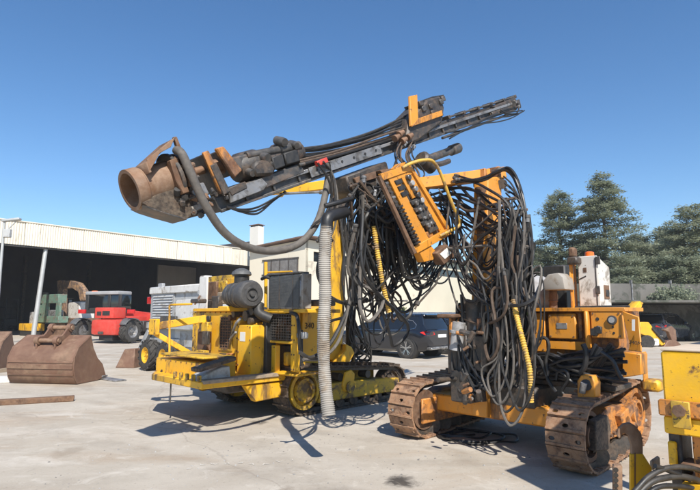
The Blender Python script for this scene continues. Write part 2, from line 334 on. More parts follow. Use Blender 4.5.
def fthing(name, label, cat, F, group=None): return thing(name, label, cat, F.o, F.a, group)
def spline(pts, per=6):
    P = [Vector(p) for p in pts]; P = [P[0] * 2 - P[1]] + P + [P[-1] * 2 - P[-2]]; out = []
    for i in range(1, len(P) - 2):
        a, b, c, d = P[i - 1], P[i], P[i + 1], P[i + 2]
        for k in range(per):
            t = k / per
            out.append(0.5 * ((2 * b) + (c - a) * t + (2 * a - 5 * b + 4 * c - d) * t * t + (3 * b - a - 3 * c + d) * t * t * t))
    out.append(P[-2]); return out
def rnd(a): return random.uniform(-a, a)
def copyobj(o, parent=None):
    c = o.copy(); COL.objects.link(c); c.parent = parent
    for ch in list(o.children): copyobj(ch, c)
    return c
def bx(parent, name, mat, box, bevel=0.008): return MB().box(box).build(name, mat, parent, bevel)
def text(parent, name, body, size, mat, M, depth=0.002):
    cu = bpy.data.curves.new(name, 'FONT'); cu.body = body; cu.size = size; cu.extrude = depth; cu.align_x = 'CENTER'; cu.align_y = 'CENTER'
    tmp = bpy.data.objects.new(name, cu); COL.objects.link(tmp)
    dg = bpy.context.evaluated_depsgraph_get(); me = bpy.data.meshes.new_from_object(tmp.evaluated_get(dg))
    bpy.data.objects.remove(tmp); me.transform(M); me.materials.clear(); me.materials.append(MATS[mat]); me.name = name
    return link(name, me, parent)

# ------------------------------------------------------------ shared machine pieces
def hull_path(c0, r0, c1, r1, n):
    """points + tangents along a belt round two wheels; c = (x, z)"""
    pts = []
    for (cx, cz), r in ((c0, r0), (c1, r1)):
        for k in range(90): a = 2 * PI * k / 90; pts.append((cx + r * math.cos(a), cz + r * math.sin(a)))
    pts = sorted(set(pts))
    def half(ps):
        h = []
        for p in ps:
            while len(h) > 1 and (h[-1][0] - h[-2][0]) * (p[1] - h[-2][1]) - (h[-1][1] - h[-2][1]) * (p[0] - h[-2][0]) <= 0: h.pop()
            h.append(p)
        return h[:-1]
    h = half(pts) + half(pts[::-1]); h.append(h[0])
    ds = [0]
    for a, b in zip(h, h[1:]): ds.append(ds[-1] + math.hypot(b[0] - a[0], b[1] - a[1]))
    out = []; j = 0
    for k in range(n):
        t = ds[-1] * k / n
        while ds[j + 1] < t: j += 1
        w = (t - ds[j]) / max(1e-9, ds[j + 1] - ds[j]); a, b = h[j], h[j + 1]
        d = Vector((b[0] - a[0], b[1] - a[1])).normalized()
        out.append((a[0] + (b[0] - a[0]) * w, a[1] + (b[1] - a[1]) * w, d.x, d.y))
    return out, ds[-1]
def shoe_mesh(pitch, width, mat, holes, grouser):
    """one track plate; x along the belt, z outward; with real bolt holes and a grouser bar"""
    m = MB(); hx = pitch * 0.49; t0, t1 = -0.012, 0.012
    ys = [-width / 2, -width / 6, width / 6, width / 2]
    for i in range(3):
        y0, y1 = ys[i], ys[i + 1]; cy = (y0 + y1) / 2
        if holes and i in holes:
            ou = [(-hx, y0), (0, y0), (hx, y0), (hx, cy), (hx, y1), (0, y1), (-hx, y1), (-hx, cy)]; r = pitch * 0.2
            inn = [(r * 0.8 * math.cos(a), cy + 1.25 * r * math.sin(a)) for a in [math.radians(225 + 45 * k) for k in range(8)]]
            vs = [(x, y, t1) for x, y in ou] + [(x, y, t1) for x, y in inn] + [(x, y, t0) for x, y in ou] + [(x, y, t0) for x, y in inn]
            fs = []
            for k in range(8):
                k2 = (k + 1) % 8
                fs += [(k, k2, 8 + k2, 8 + k), (16 + k, 24 + k, 24 + k2, 16 + k2), (8 + k, 8 + k2, 24 + k2, 24 + k), (k, 16 + k, 16 + k2, k2)]
            m.add(vs, fs)
        else: m.box((-hx, y0, t0), (hx, y1, t1))
    if grouser: m.box((hx - 0.03, -width / 2 + 0.005, t1 - 0.004), (hx - 0.006, width / 2 - 0.005, t1 + grouser))
    m.box((-hx - 0.012, -width / 2 + 0.008, t0 - 0.01), (-hx + 0.018, width / 2 - 0.008, t0 + 0.004))
    return m.mesh('track_shoe', mat, 0.0, False)
def track(rig, c0, r0, c1, r1, yc, width, shoes, pitch, jitter=0.0, chainmat='grease'):
    """belt with shoes as sub-parts, chain under them"""
    path, tot = hull_path(c0, r0, c1, r1, 80)
    n = int(round(tot / pitch)); path, tot = hull_path(c0, r0, c1, r1, n)
    ch = MB()
    for sy in (-0.09, 0.09):
        rows = []
        for (x, z, dx, dz) in path + path[:1]:
            nx, nz = dz, -dx
            rows.append([(x - nx * a, yc + sy + b, z - nz * a) for a, b in ((0.014, -0.03), (0.075, -0.03), (0.075, 0.03), (0.014, 0.03), (0.014, -0.03))])
        ch.grid(rows)
    chain = ch.build('track_chain', chainmat, rig, 0, False)
    for i, (x, z, dx, dz) in enumerate(path):
        nx, nz = dz, -dx
        o = link('track_shoe', shoes[i % len(shoes)], chain)
        R = Matrix(((dx, 0, nx, x), (0, 1, 0, yc), (dz, 0, nz, z), (0, 0, 0, 1)))
        o.matrix_local = R @ Matrix.Rotation(rnd(jitter), 4, 'Y') @ Matrix.Rotation(rnd(jitter * 0.4), 4, 'Z')
    return chain
def wheel_disc(parent, name, mat, c, r, y0, y1, holes=6, hub=0.3, teeth=0):
    """sprocket / idler disc with a rim, recess, hub and bolt heads, axis along y; y0 is the outer face"""
    m = MB(); sg = 1 if y1 > y0 else -1; x, z = c
    w = abs(y1 - y0)
    m.lathe((x, y0, z), (x, y1, z), [(0, 0.12), (r * hub, 0.12), (r * hub, 0.0), (r * (hub + 0.12), 0.0), (r * (hub + 0.16), 0.28), (r * 0.78, 0.28), (r * 0.82, 0.06), (r, 0.06), (r, 1), (0, 1)], 28)
    for k in range(holes):
        a = 2 * PI * k / holes + 0.3; q = r * 0.62
        m.cyl((x + q * math.cos(a), y0 + sg * w * 0.14, z + q * math.sin(a)), (x + q * math.cos(a), y0 + sg * w * 0.4, z + q * math.sin(a)), r * 0.07, n=6)
    for k in range(teeth):
        a = 2 * PI * k / teeth; c_, s_ = math.cos(a), math.sin(a)
        m.prism([(x + r * 0.97 * c_ - 0.03 * s_, y0 + sg * w * 0.3, z + r * 0.97 * s_ + 0.03 * c_), (x + r * 1.1 * c_, y0 + sg * w * 0.3, z + r * 1.1 * s_), (x + r * 0.97 * c_ + 0.03 * s_, y0 + sg * w * 0.3, z + r * 0.97 * s_ - 0.03 * c_)], (0, sg * w * 0.4, 0))
    return m.build(name, mat, parent, 0)
def hose(parent, pts, r, mat='rubber', per=6, n=6, name='hydraulic_hose'):
    return MB().tube(spline(pts, per), r, n).build(name, mat, parent, 0, recalc=False)
def ribbed(parent, name, pts, r, mat, pitch, depth, n=14):
    sp = spline(pts, 40); L = [0]
    for a, b in zip(sp, sp[1:]): L.append(L[-1] + (b - a).length)
    k = max(8, int(L[-1] / pitch * 4)); out = []; j = 0; rr = []
    for i in range(k + 1):
        t = L[-1] * i / k
        while j < len(L) - 2 and L[j + 1] < t: j += 1
        w = (t - L[j]) / max(1e-9, L[j + 1] - L[j]); out.append(sp[j].lerp(sp[j + 1], w)); rr.append((r + (depth if i % 4 in (1, 2) else 0)) * (1 + 0.035 * math.sin(i * 0.11) + 0.03 * math.sin(i * 0.037 + 1) + random.uniform(-0.012, 0.012)))
    return MB().tube(out, rr, n).build(name, mat, parent, 0, recalc=False)
def lug_tyre(parent, c, axis, r, w, lugs, mat='tyre', rim='lemon', rimr=0.55, name='wheel', lugh=0.045):
    """agricultural style wheel: tyre (carcass + chevron lugs) with a rim child; axis = outward unit vector"""
    c = Vector(c); axis = Vector(axis).normalized(); up = Vector((0, 0, 1)); t = axis.cross(up).normalized()
    p0 = c - axis * w / 2; p1 = c + axis * w / 2
    m = MB(); m.lathe(p0, p1, [(r * rimr, 0.06), (r * 0.78, 0.0), (r * 0.93, 0.05), (r * 0.97, 0.16), (r * 0.985, 0.5), (r * 0.97, 0.84), (r * 0.93, 0.95), (r * 0.78, 1.0), (r * rimr, 0.94), (r * rimr, 0.06)], 36)
    for sd in (0, 1):
        for k in range(lugs):
            a0 = 2 * PI * (k + 0.5 * sd) / lugs; a1 = a0 + 2 * PI / lugs * 0.95
            def P(a, s, rr): return c + axis * s + (t * math.cos(a) + up * math.sin(a)) * rr
            s0, s1 = (-w * 0.02, w * 0.5) if sd else (w * 0.02, -w * 0.5); th = 2 * PI / lugs * 0.2
            vs = [P(a0 - th, s0, r * 0.97), P(a0 + th, s0, r * 0.97), P(a1 + th, s1, r * 0.93), P(a1 - th, s1, r * 0.93),
                  P(a0 - th, s0, r + lugh * 0.6), P(a0 + th, s0, r + lugh * 0.6), P(a1 + th, s1, r * 0.97 + lugh * 0.6), P(a1 - th, s1, r * 0.97 + lugh * 0.6)]
            m.add(vs, [(4, 5, 6, 7), (0, 1, 5, 4), (1, 2, 6, 5), (2, 3, 7, 6), (3, 0, 4, 7)])
    o = m.build(name, mat, parent, 0)
    q0 = c + axis * w * 0.5; q1 = c - axis * w * 0.4
    mr = MB().lathe(q0, q1, [(0, 0.22), (r * 0.12, 0.22), (r * 0.14, 0.30), (r * 0.36, 0.34), (r * rimr * 0.86, 0.12), (r * rimr * 1.04, 0.05), (r * rimr * 1.04, 0.98), (0, 0.98)], 24)
    for k in range(6):
        a = 2 * PI * k / 6; p = c + axis * (w * 0.22) + (t * math.cos(a) + up * math.sin(a)) * r * 0.24; mr.cyl(p, p + axis * 0.05, r * 0.03, n=6)
    mr.build('rim', rim, o, 0); return o
# ============================================================ ground
gm = MB(); gm.grid([[(x, y, 0) for x in (-400, -60, 0, 60, 400)] for y in (-200, 0, 60, 140, 600)])
gr = struct(gm.build('ground', 'ground', None, 0, False))

# ============================================================ hall on the left
_o = gnd(0, 338.5); FH = Frame((_o.x, _o.y), 52.4)
zb = FH(0, 243, y=0).z; zt = FH(0, 219, y=0).z; xe = FH(259, 250, y=0).x
hall = fthing('storage_hall', 'long open fronted storage hall with cream corrugated fascia and dark interior', 'building', FH)
sm = MB(); prof = []
for k in range(6):
    x = k / 6.0
    prof += [(x + 0.0, 0), (x + 0.055, -0.035), (x + 0.10, -0.035), (x + 0.15, 0)]
prof.append((0.996, 0))
sm.grid([[(x, y, z) for x, y in prof] for z in (zb, (zb + zt) / 2, zt)])
pm = sm.mesh('fascia_panel', 'cream', 0, False)
x0 = -14.0; npan = int((xe - x0) / 1.0)
for k in range(npan):
    o = link('fascia_panel', pm, hall); o.location = (x0 + k, rnd(0.004), rnd(0.008)); o.rotation_euler = (rnd(0.003), 0, 0)
x1 = x0 + npan
MB().box((x0 - 0.1, -0.09, zt - 0.02), (x1 + 0.1, 0.5, zt + 0.06)).build('roof_flashing', 'cream', hall, 0.01)
MB().box((x0 - 0.05, 0.06, zb - 0.12), (x1, 0.20, zb - 0.004)).build('lintel_beam', 'steel_dark', hall)
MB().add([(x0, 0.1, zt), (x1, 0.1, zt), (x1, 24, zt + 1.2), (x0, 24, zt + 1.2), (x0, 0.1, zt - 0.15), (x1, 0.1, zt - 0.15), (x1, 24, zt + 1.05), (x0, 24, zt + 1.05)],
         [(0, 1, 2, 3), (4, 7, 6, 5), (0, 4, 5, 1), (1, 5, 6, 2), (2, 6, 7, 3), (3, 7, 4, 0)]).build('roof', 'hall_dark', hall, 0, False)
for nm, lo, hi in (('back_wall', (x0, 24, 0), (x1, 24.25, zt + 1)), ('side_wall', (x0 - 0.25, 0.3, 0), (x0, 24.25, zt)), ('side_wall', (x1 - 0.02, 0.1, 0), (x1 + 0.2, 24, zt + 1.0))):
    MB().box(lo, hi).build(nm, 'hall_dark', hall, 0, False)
for k in range(5): # frames along the back wall and purlins
    MB().box((x0 + 3 + k * 7, 23.5, 0), (x0 + 3.3 + k * 7, 23.98, zt)).build('column', 'steel_dark', hall, 0.01)
for yy in (6, 12, 18): MB().box((x0, yy, zt - 0.3 + yy * 0.05), (x1, yy + 0.2, zt - 0.2 + yy * 0.05)).build('purlin', 'steel_dark', hall)
a = FH(33, 338, y=0.3); b = FH(46.5, 244, y=0.3); a.z = 0
MB().cyl(a, b, 0.16, 0.14, 12).build('hall_pole', 'galv', hall)
# white partition seen at the hall's right end with a dark doorway
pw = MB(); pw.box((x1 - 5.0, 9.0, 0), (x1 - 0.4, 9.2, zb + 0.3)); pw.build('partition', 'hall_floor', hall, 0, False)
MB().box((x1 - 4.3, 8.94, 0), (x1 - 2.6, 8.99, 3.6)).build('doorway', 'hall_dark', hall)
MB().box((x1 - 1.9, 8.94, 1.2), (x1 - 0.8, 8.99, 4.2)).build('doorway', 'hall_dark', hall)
# clutter standing in the shade of the hall
def clutter(x, y, w, h, mat, label, cat, kind=0):
    t = thing('stored_' + cat.replace(' ', '_'), label, cat, FH.o + FH.R @ Vector((x, y, 0)), FH.a)
    if kind == 0:      # pallet rack
        for sx in (0, w):
            for sy in (0, 0.9): MB().box((sx - 0.04, sy - 0.04, 0), (sx + 0.04, sy + 0.04, h)).build('upright', mat, t)
        for z in (0.6, 1.5, h - 0.1):
            MB().box((-0.02, 0, z), (w + 0.02, 0.9, z + 0.06)).build('shelf', 'wood_grey', t)
            for q in range(3):
                s = random.uniform(0.3, 0.5); MB().box((q * w / 3 + 0.1, 0.2, z + 0.062), (q * w / 3 + 0.1 + s, 0.7, z + 0.06 + s)).build('carton', random.choice(['hall_dark', 'wood', 'steel_grey']), t, 0.01)
    else:              # wheeled lift mast
        MB().box((0, 0, 0.45), (w, 1.9, 1.1)).build('body', mat, t, 0.08, seg=2)
        for sx in (0.1, w - 0.1): MB().box((sx - 0.05, -0.15, 0.1), (sx + 0.05, 0.0, h)).build('mast', 'black', t)
        for z in (0.5, h * 0.5, h - 0.06): MB().box((0.04, -0.14, z), (w - 0.04, -0.02, z + 0.07)).build('crossbar', 'black', t)
        for sx in (0.0, w):
            for sy in (0.2, 1.6): lug_tyre(t, (sx, sy, 0.42), (-1 if sx == 0 else 1, 0, 0), 0.39, 0.3, 12, rim='black')
        for z in ((h, 1.9),):
            for sx in (0.1, w - 0.1): MB().bar((sx, 0.2, 1.05), (sx + 0.02, 0.3, 2.15), 0.06, 0.06).build('cab_post', 'black', t)
            for sx in (0.1, w - 0.1): MB().bar((sx, 1.5, 1.05), (sx, 1.4, 2.15), 0.06, 0.06).build('cab_post', 'black', t)
            MB().box((0.05, 0.2, 2.15), (w - 0.05, 1.5, 2.22)).build('canopy', 'black', t, 0.02)
    return t
p = FH(22, 326, z=0)
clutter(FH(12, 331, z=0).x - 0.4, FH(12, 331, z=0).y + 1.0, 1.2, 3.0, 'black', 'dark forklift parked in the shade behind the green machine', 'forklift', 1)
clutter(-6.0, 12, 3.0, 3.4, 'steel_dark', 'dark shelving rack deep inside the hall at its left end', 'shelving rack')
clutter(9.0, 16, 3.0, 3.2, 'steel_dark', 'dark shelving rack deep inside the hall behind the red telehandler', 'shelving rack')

# ============================================================ office block with the chimney
_o = at(305, 313, 44.0); FO = Frame((_o.x, _o.y), 52.4)
off = fthing('office_block', 'cream plastered building with strip windows joined to the hall, behind the parked cars', 'building', FO)
ze = FO(305, 238, y=0).z; yl = FO(250, 250, x=0).y; zl = FO(250, 249, x=0).z; LEN = FO(549, 290, y=0).x
# long side wall in pieces round the strip window
zs0, zs1 = 6.0, 6.85
def wallbox(n, lo, hi, mat='plaster'): return MB().box(lo, hi).build(n, mat, off, 0, False)
wallbox('wall', (0.02, 0.0, 0), (LEN, 0.3, zs0)); wallbox('wall', (0.02, 0.0, zs1), (LEN, 0.3, ze - 0.1)); wallbox('wall', (0.02, 0.0, zs0), (1.0, 0.3, zs1))
k = 0; x = 1.0
while x < LEN - 0.5:
    w = min(2.9, LEN - x - 0.3)
    MB().box((x + 0.05, 0.16, zs0 + 0.02), (x + w, 0.2, zs1 - 0.02)).build('window_pane', 'car_glass', off, 0, False)
    MB().box((x + w, 0.1, zs0), (x + w + 0.1, 0.28, zs1)).build('mullion', 'steel_dark', off, 0, False); x += w + 0.1
for xx in (16.4, 33.0, 46.0): MB().box((xx, -0.05, 0), (xx + 0.12, -0.002, zs0)).build('downpipe', 'white_wall', off)
lo = FO(309, 272, y=-0.003); hi = FO(321, 257, y=-0.003)
# gable end
MB().add([(0, 0.0, 0), (0, yl, 0), (0, yl, zl - 0.1), (0, 0, ze - 0.1), (0.3, 0, 0), (0.3, yl, 0), (0.3, yl, zl - 0.1), (0.3, 0, ze - 0.1)],
         [(0, 1, 2, 3), (4, 7, 6, 5), (1, 5, 6, 2), (3, 2, 6, 7), (0, 3, 7, 4), (0, 4, 5, 1)]).build('gable_wall', 'plaster', off, 0, False)
wa = FO(263, 276, x=-0.02); wb = FO(298, 257, x=-0.02); z1 = min(wa.z, wb.z); z2 = max(wa.z, wb.z); ya, yb = min(wa.y, wb.y), max(wa.y, wb.y)
wf = MB()
for zz in (z1, z2 - 0.12): wf.box((-0.10, ya - 0.1, zz), (-0.01, yb + 0.1, zz + 0.12))
wfo = wf.build('window_frame', 'steel_dark', off)
for q in range(4):
    y0_ = ya + (yb - ya) * q / 4
    MB().box((-0.05, y0_ + 0.06, z1 + 0.12), (-0.02, y0_ + (yb - ya) / 4 - 0.06, z2 - 0.12)).build('window_pane', 'window_pane', wfo, 0, False)
    MB().box((-0.09, y0_ - 0.05, z1 + 0.12), (-0.012, y0_ + 0.05, z2 - 0.12)).build('mullion', 'steel_dark', wfo, 0, False)
# mono-pitch roof with a brown verge
MB().add([(-0.6, -0.7, ze + 0.05), (-0.6, yl + 0.5, zl - 0.1), (LEN + 0.4, yl + 0.5, zl - 0.1), (LEN + 0.4, -0.7, ze + 0.05), (-0.6, -0.7, ze + 0.17), (-0.6, yl + 0.5, zl + 0.02), (LEN + 0.4, yl + 0.5, zl + 0.02), (LEN + 0.4, -0.7, ze + 0.17)],
         [(0, 3, 2, 1), (4, 5, 6, 7), (0, 1, 5, 4), (1, 2, 6, 5), (2, 3, 7, 6), (3, 0, 4, 7)]).build('roof', 'tile', off, 0, False)
c0 = FO(249.5, 246, x=1.0); c1 = FO(258.5, 226, x=1.0)
ch = MB(); ch.box((1.0, min(c0.y, c1.y), c0.z - 1.0), (1.7, max(c0.y, c1.y), c1.z)); cho = ch.build('chimney', 'white_wall', off, 0.01)
MB().box((1.05, min(c0.y, c1.y) + 0.05, c1.z), (1.65, max(c0.y, c1.y) - 0.05, c1.z + 0.13)).build('chimney_pot', 'hall_dark', cho)
MB().box((0.93, min(c0.y, c1.y) - 0.07, c1.z + 0.13), (1.77, max(c0.y, c1.y) + 0.07, c1.z + 0.2)).build('chimney_cap', 'tile', cho)

# ============================================================ low shed and terrace on the right
_o = gnd(606, 343); FS = Frame((_o.x, _o.y), 2.0)
zr = FS(660, 303, y=0).z
shed = fthing('open_shed', 'low open shed with flat concrete roof under the trees at right', 'building', FS)
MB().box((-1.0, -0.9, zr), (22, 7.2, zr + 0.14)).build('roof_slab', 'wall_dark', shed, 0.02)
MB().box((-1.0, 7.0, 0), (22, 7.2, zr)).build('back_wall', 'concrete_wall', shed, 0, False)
MB().box((-1.0, 0, 0), (-0.8, 7.0, zr)).build('side_wall', 'concrete_wall', shed, 0, False)
for xx in (10.5, 16, 21): MB().box((xx, -0.5, 0), (xx + 0.25, -0.25, zr)).build('post', 'steel_dark', shed)
terr = MB(); o_ = FS.o
terr.box((o_.x - 1, o_.y + 9.0, 0.02), (o_.x + 120, o_.y + 160, zr + 0.1)); struct(terr.build('terrace', 'shrub', None, 0, False))
cw = thing('retaining_wall', 'weathered grey concrete wall with upright posts standing above the shed roof', 'wall', FS.o + Vector((0, 0, 0)), FS.a)
zw = FS(670, 284, y=4.4).z
for k in range(9):
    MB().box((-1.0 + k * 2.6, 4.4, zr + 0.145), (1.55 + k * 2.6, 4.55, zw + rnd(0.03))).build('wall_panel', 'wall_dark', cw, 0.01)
    MB().box((1.56 + k * 2.6, 4.33, zr + 0.145), (1.64 + k * 2.6, 4.6, zw + 0.25)).build('post', 'steel_grey', cw)

# ============================================================ trees
def conifer(loc, h, spread, seed, label, leaf='needles', first=0.22, whorl=0.45, dens=1.0, group='cedars on the terrace', lean=0.0, plates=True):
    R = random.Random(seed); t = thing('cedar_tree', label, 'tree', loc, R.uniform(0, 6), group)
    tr = MB(); pts = []; n = 12
    for i in range(n + 1):
        f_ = i / n; pts.append((lean * f_ * h + R.uniform(-1, 1) * 0.08 * f_ * 2, R.uniform(-1, 1) * 0.1 * f_, h * f_ * 0.985))
    tr.tube(pts, [max(0.015, 0.026 * h * (1 - i / n) ** 0.9) for i in range(n + 1)], 8)
    lf = MB(); z = h * first; lv = []; lfc = []
    def card(c, s, d):
        a = R.uniform(0, 2 * PI); tl = R.uniform(-0.5, 0.5)
        e1 = (d * R.uniform(0.6, 1) + Vector((math.cos(a), math.sin(a), R.uniform(-0.35, 0.45))) * 0.75).normalized(); up = Vector((R.uniform(-.5, .5), R.uniform(-.5, .5), 1)).normalized()
        e2 = e1.cross(up).normalized()
        l = s * R.uniform(0.7, 1.4); w = s * R.uniform(0.16, 0.34); o = len(lv)
        lv.extend([c - e2 * w * 0.5, c + e1 * l * 0.55 - e2 * w, c + e1 * l, c + e1 * l * 0.5 + e2 * w]); lfc.append((o, o + 1, o + 2, o + 3))
    while z < h * 0.985:
        f_ = z / h; prof = (1 - f_) ** 0.72 * min(1, 0.55 + f_ * 1.6)
        nb = R.randint(5, 8) if f_ < 0.85 else 4; a0 = R.uniform(0, 6)
        for k in range(nb):
            L = spread * prof * R.uniform(0.4, 1.25) + 0.25
            a = a0 + 2 * PI * k / nb + R.uniform(-0.4, 0.4); d = Vector((math.cos(a), math.sin(a), 0))
            rise = R.uniform(0.02, 0.24) * (1 if f_ < 0.8 else 2.2); zz = z + R.uniform(-0.5, 0.5)
            q = [Vector((lean * f_ * h, 0, zz)) + d * (L * s) + Vector((0, 0, rise * L * s - 0.10 * L * s * s)) + Vector((R.uniform(-1, 1), R.uniform(-1, 1), 0)) * 0.06 * L * s for s in (0, .25, .5, .75, 1)]
            r0 = 0.012 * L + 0.012; tr.tube(q, [r0, r0 * .8, r0 * .6, r0 * .4, r0 * .15], 5, False)
            # side sprays carrying flat plates of needles
            ns = int(5 + L * 3.2)
            for j in range(ns):
                s = 0.22 + 0.8 * (j + R.random()) / ns; s = min(s, 1.0)
                i0 = min(3, int(s * 4)); base = q[i0].lerp(q[i0 + 1], s * 4 - i0)
                sd = Vector((-d.y, d.x, 0)) * R.choice((-1, 1)); sl = L * 0.36 * (1.15 - s) + 0.25
                dd = (d * 0.8 + sd * R.uniform(0.3, 1.1)).normalized()
                nc = int(dens * (13 + sl * 25))
                for _ in range(nc):
                    w = R.random(); c = base + dd * (sl * w) + Vector((R.gauss(0, .17), R.gauss(0, .17), R.gauss(0.02, .12) - 0.12 * w))
                    card(c, R.uniform(0.12, 0.28), dd)
        z += whorl * R.uniform(0.6, 1.35) * (1.0 if f_ < 0.7 else 0.6)
    tr.build('trunk', 'bark', t, 0)
    lf.v = lv; lf.f = lfc; lf.build('crown', leaf, t, 0, False, False); return t
zt_ = zr + 0.1
def tree_at(px, ytop, d, spread, seed, label, **k):
    p = at(px, 300, d); h = at(px, ytop, d).z - zt_; return conifer((p.x, p.y, zt_), h, spread, seed, label, **k)
tree_at(609, 178, 46, 4.6, 3, 'tallest grey green cedar with a pointed top, behind the white cabinet', whorl=0.45)
tree_at(563, 193, 49, 3.9, 11, 'narrower cedar left of the tallest one, beside the hanging hoses', whorl=0.45)
tree_at(699, 207, 44, 5.2, 21, 'broad pale cedar cut by the right edge of the picture', leaf='needles_pale', whorl=0.45, first=0.2, dens=0.85)
tree_at(655, 246, 50, 5.5, 31, 'low spreading cedar in the gap between the tallest and the rightmost', whorl=0.45, first=0.15)
tree_at(586, 236, 54, 4.2, 41, 'short dark cedar half hidden behind the two left tall cedars', whorl=0.45, first=0.1)
tree_at(541, 246, 52, 3.0, 51, 'small cedar at the left end of the row, behind the hose bundle', whorl=0.45, first=0.1, leaf='needles_pale')
tree_at(628, 262, 41, 4.4, 61, 'low dark cedar right behind the concrete wall', whorl=0.45, first=0.08)
tree_at(682, 258, 40, 4.2, 71, 'low cedar over the wall near the right edge', whorl=0.45, first=0.1)
tree_at(672, 226, 55, 5.0, 81, 'mid height cedar behind the low one at the right, between tall crowns', leaf='needles_pale', whorl=0.45)
tree_at(640, 232, 58, 4.6, 91, 'far cedar just right of the tallest, half covered by it', whorl=0.45)
def shrub(loc, rx, rz, n, seed, label, leaf='shrub', s=0.12):
    R = random.Random(seed); t = thing('shrub', label, 'shrub', loc); m = MB(); st = MB()
    for k in range(7):
        a = R.uniform(0, 6.3); e = Vector((math.cos(a) * rx * R.uniform(.2, .7), math.sin(a) * rx * R.uniform(.2, .7), rz * R.uniform(.5, .95)))
        st.tube([(0, 0, 0), e * 0.5 + Vector((0, 0, rz * 0.1)), e], [0.03, 0.02, 0.006], 5)
    for _ in range(n):
        a = R.uniform(0, 6.3); z = R.uniform(0.08, 1); r = rx * math.sqrt(R.random()) * math.sqrt(max(0.05, 1 - (z - 0.35) ** 2 * 1.7)) * (0.8 + 0.25 * math.sin(a * 5 + seed + z * 7))
        c = Vector((r * math.cos(a), r * math.sin(a), z * rz * (0.85 + 0.2 * math.sin(a * 3 + seed)))); u = Vector((R.gauss(0, 1), R.gauss(0, 1), R.gauss(0.4, 1))).normalized(); v = u.orthogonal().normalized(); w = u.cross(v)
        m.add([c - v * s * .3, c + w * s * .8 - v * s * .1, c + v * s * .6 + w * s, c + v * s * .5], [(0, 1, 2, 3)])
    st.build('stem', 'bark', t); m.build('foliage', leaf, t, 0, False, False); return t
p = FS(671, 300, y=3.4); shrub((*(FS.o + FS.R @ Vector((p.x, 3.2, 0))).xy, zr + 0.14), 1.5, FS(671, 288, y=3.2).z - zr, 1500, 5, 'dark rounded bush growing on the shed roof against the wall', 'needles')
p = gnd(411, 332); shrub((p.x + 0, p.y + 9, 0), 1.1, 2.2, 2200, 6, 'bright green bush seen over the dark car, against the cream wall', 'shrub', 0.16)
# ============================================================ the orange-yellow drill rig on the right (with the long drill feed)
F2 = Frame((1.54, 6.6), 44.0)
rig2 = fthing('drill_rig', 'orange yellow tracked drill rig with white cabinet, long drill feed and hanging hoses', 'drill rig', F2)
P2 = F2
# ---- tracks
sh2 = [shoe_mesh(0.14, 0.41, 'track_rust', h, 0.022) for h in ((0, 2), (1,), (0, 2), (1,))]
C0, R0, C1, R1 = (0.12, 0.365), 0.345, (1.42, 0.45), 0.36
for yc, sg in ((-1.17, -1), (1.03, 1)):
    track(rig2, C0, R0, C1, R1, yc, 0.41, sh2, 0.14, 0.035)
    fr = MB()
    ys = (yc - 0.13, yc + 0.13)
    fr.prism([(0.22, ys[0], 0.26), (1.35, ys[0], 0.24), (1.42, ys[0], 0.40), (1.30, ys[0], 0.58), (0.62, ys[0], 0.60), (0.2, ys[0], 0.48)], (0, 0.26, 0))
    fo = fr.build('track_frame', 'orange_worn', rig2, 0.015)
    MB().box((-0.02, yc - sg * 0.19 - 0.02, 0.2), (1.3, yc - sg * 0.19 + 0.02, 0.52)).build('inner_beam', 'orange_worn', fo, 0.012)
    # side cover plate carrying the drive, proud of the frame
    y_o = yc + sg * 0.2
    MB().prism([(0.04, y_o, 0.24), (0.38, y_o, 0.2), (0.48, y_o, 0.40), (0.40, y_o, 0.56), (0.08, y_o, 0.54)], (0, -sg * 0.09, 0)).build('idler_guard', 'track_mud', fo, 0.012)
    for k in range(6): MB().cyl((0.5 + 0.1 * k, yc + sg * 0.16, 0.3 + 0.008 * k), (0.5 + 0.1 * k, yc + sg * 0.12, 0.3 + 0.008 * k), 0.022, n=6).build('bolt', 'rust', fo)
    for k in range(5): MB().lathe((0.28 + 0.25 * k, yc - 0.15, 0.135), (0.52 + 0.25 * k, yc + 0.15, 0.135), [(0, 0), (0.10, 0), (0.10, 0.15), (0.075, 0.2), (0.075, 0.8), (0.10, 0.85), (0.10, 1), (0, 1)], 14).build('roller', 'grease', fo)
    wheel_disc(rig2, 'idler_wheel', 'rust', C0, 0.26, yc + sg * 0.14, yc - sg * 0.14, 6, 0.34)
    wheel_disc(rig2, 'drive_sprocket', 'orange_worn', C1, 0.29, yc + sg * 0.18, yc - sg * 0.12, 8, 0.42, 14)
    for (x, z, r) in ((0.98, 0.40, 0.12), (1.2, 0.33, 0.08)):
        MB().lathe((x, yc + sg * 0.20, z), (x, yc, z), [(0, 0), (r * 0.6, 0), (r * 0.62, 0.2), (r, 0.25), (r, 1), (0, 1)], 16).build('hub', 'orange_worn', fo)
    MB().prism([(0.78, yc + sg * 0.2, 0.5), (1.3, yc + sg * 0.2, 0.62), (1.34, yc + sg * 0.2, 0.52), (0.85, yc + sg * 0.2, 0.36)], (0, -sg * 0.08, 0)).build('gusset', 'orange_worn', fo, 0.01)
# cross member and undercarriage
MB().box((0.30, -0.92, 0.34), (0.70, 0.92, 0.56)).build('cross_member', 'orange', rig2, 0.02)
MB().box((1.05, -0.92, 0.34), (1.35, 0.92, 0.56)).build('cross_member', 'orange_worn', rig2, 0.02)
MB().box((0.3, -0.62, 0.5), (2.3, 0.62, 0.78)).build('chassis', 'grease', rig2, 0.03)
MB().cyl((0.75, 0, 0.70), (0.75, 0, 1.0), 0.5, n=28).build('slew_ring', 'grease', rig2)
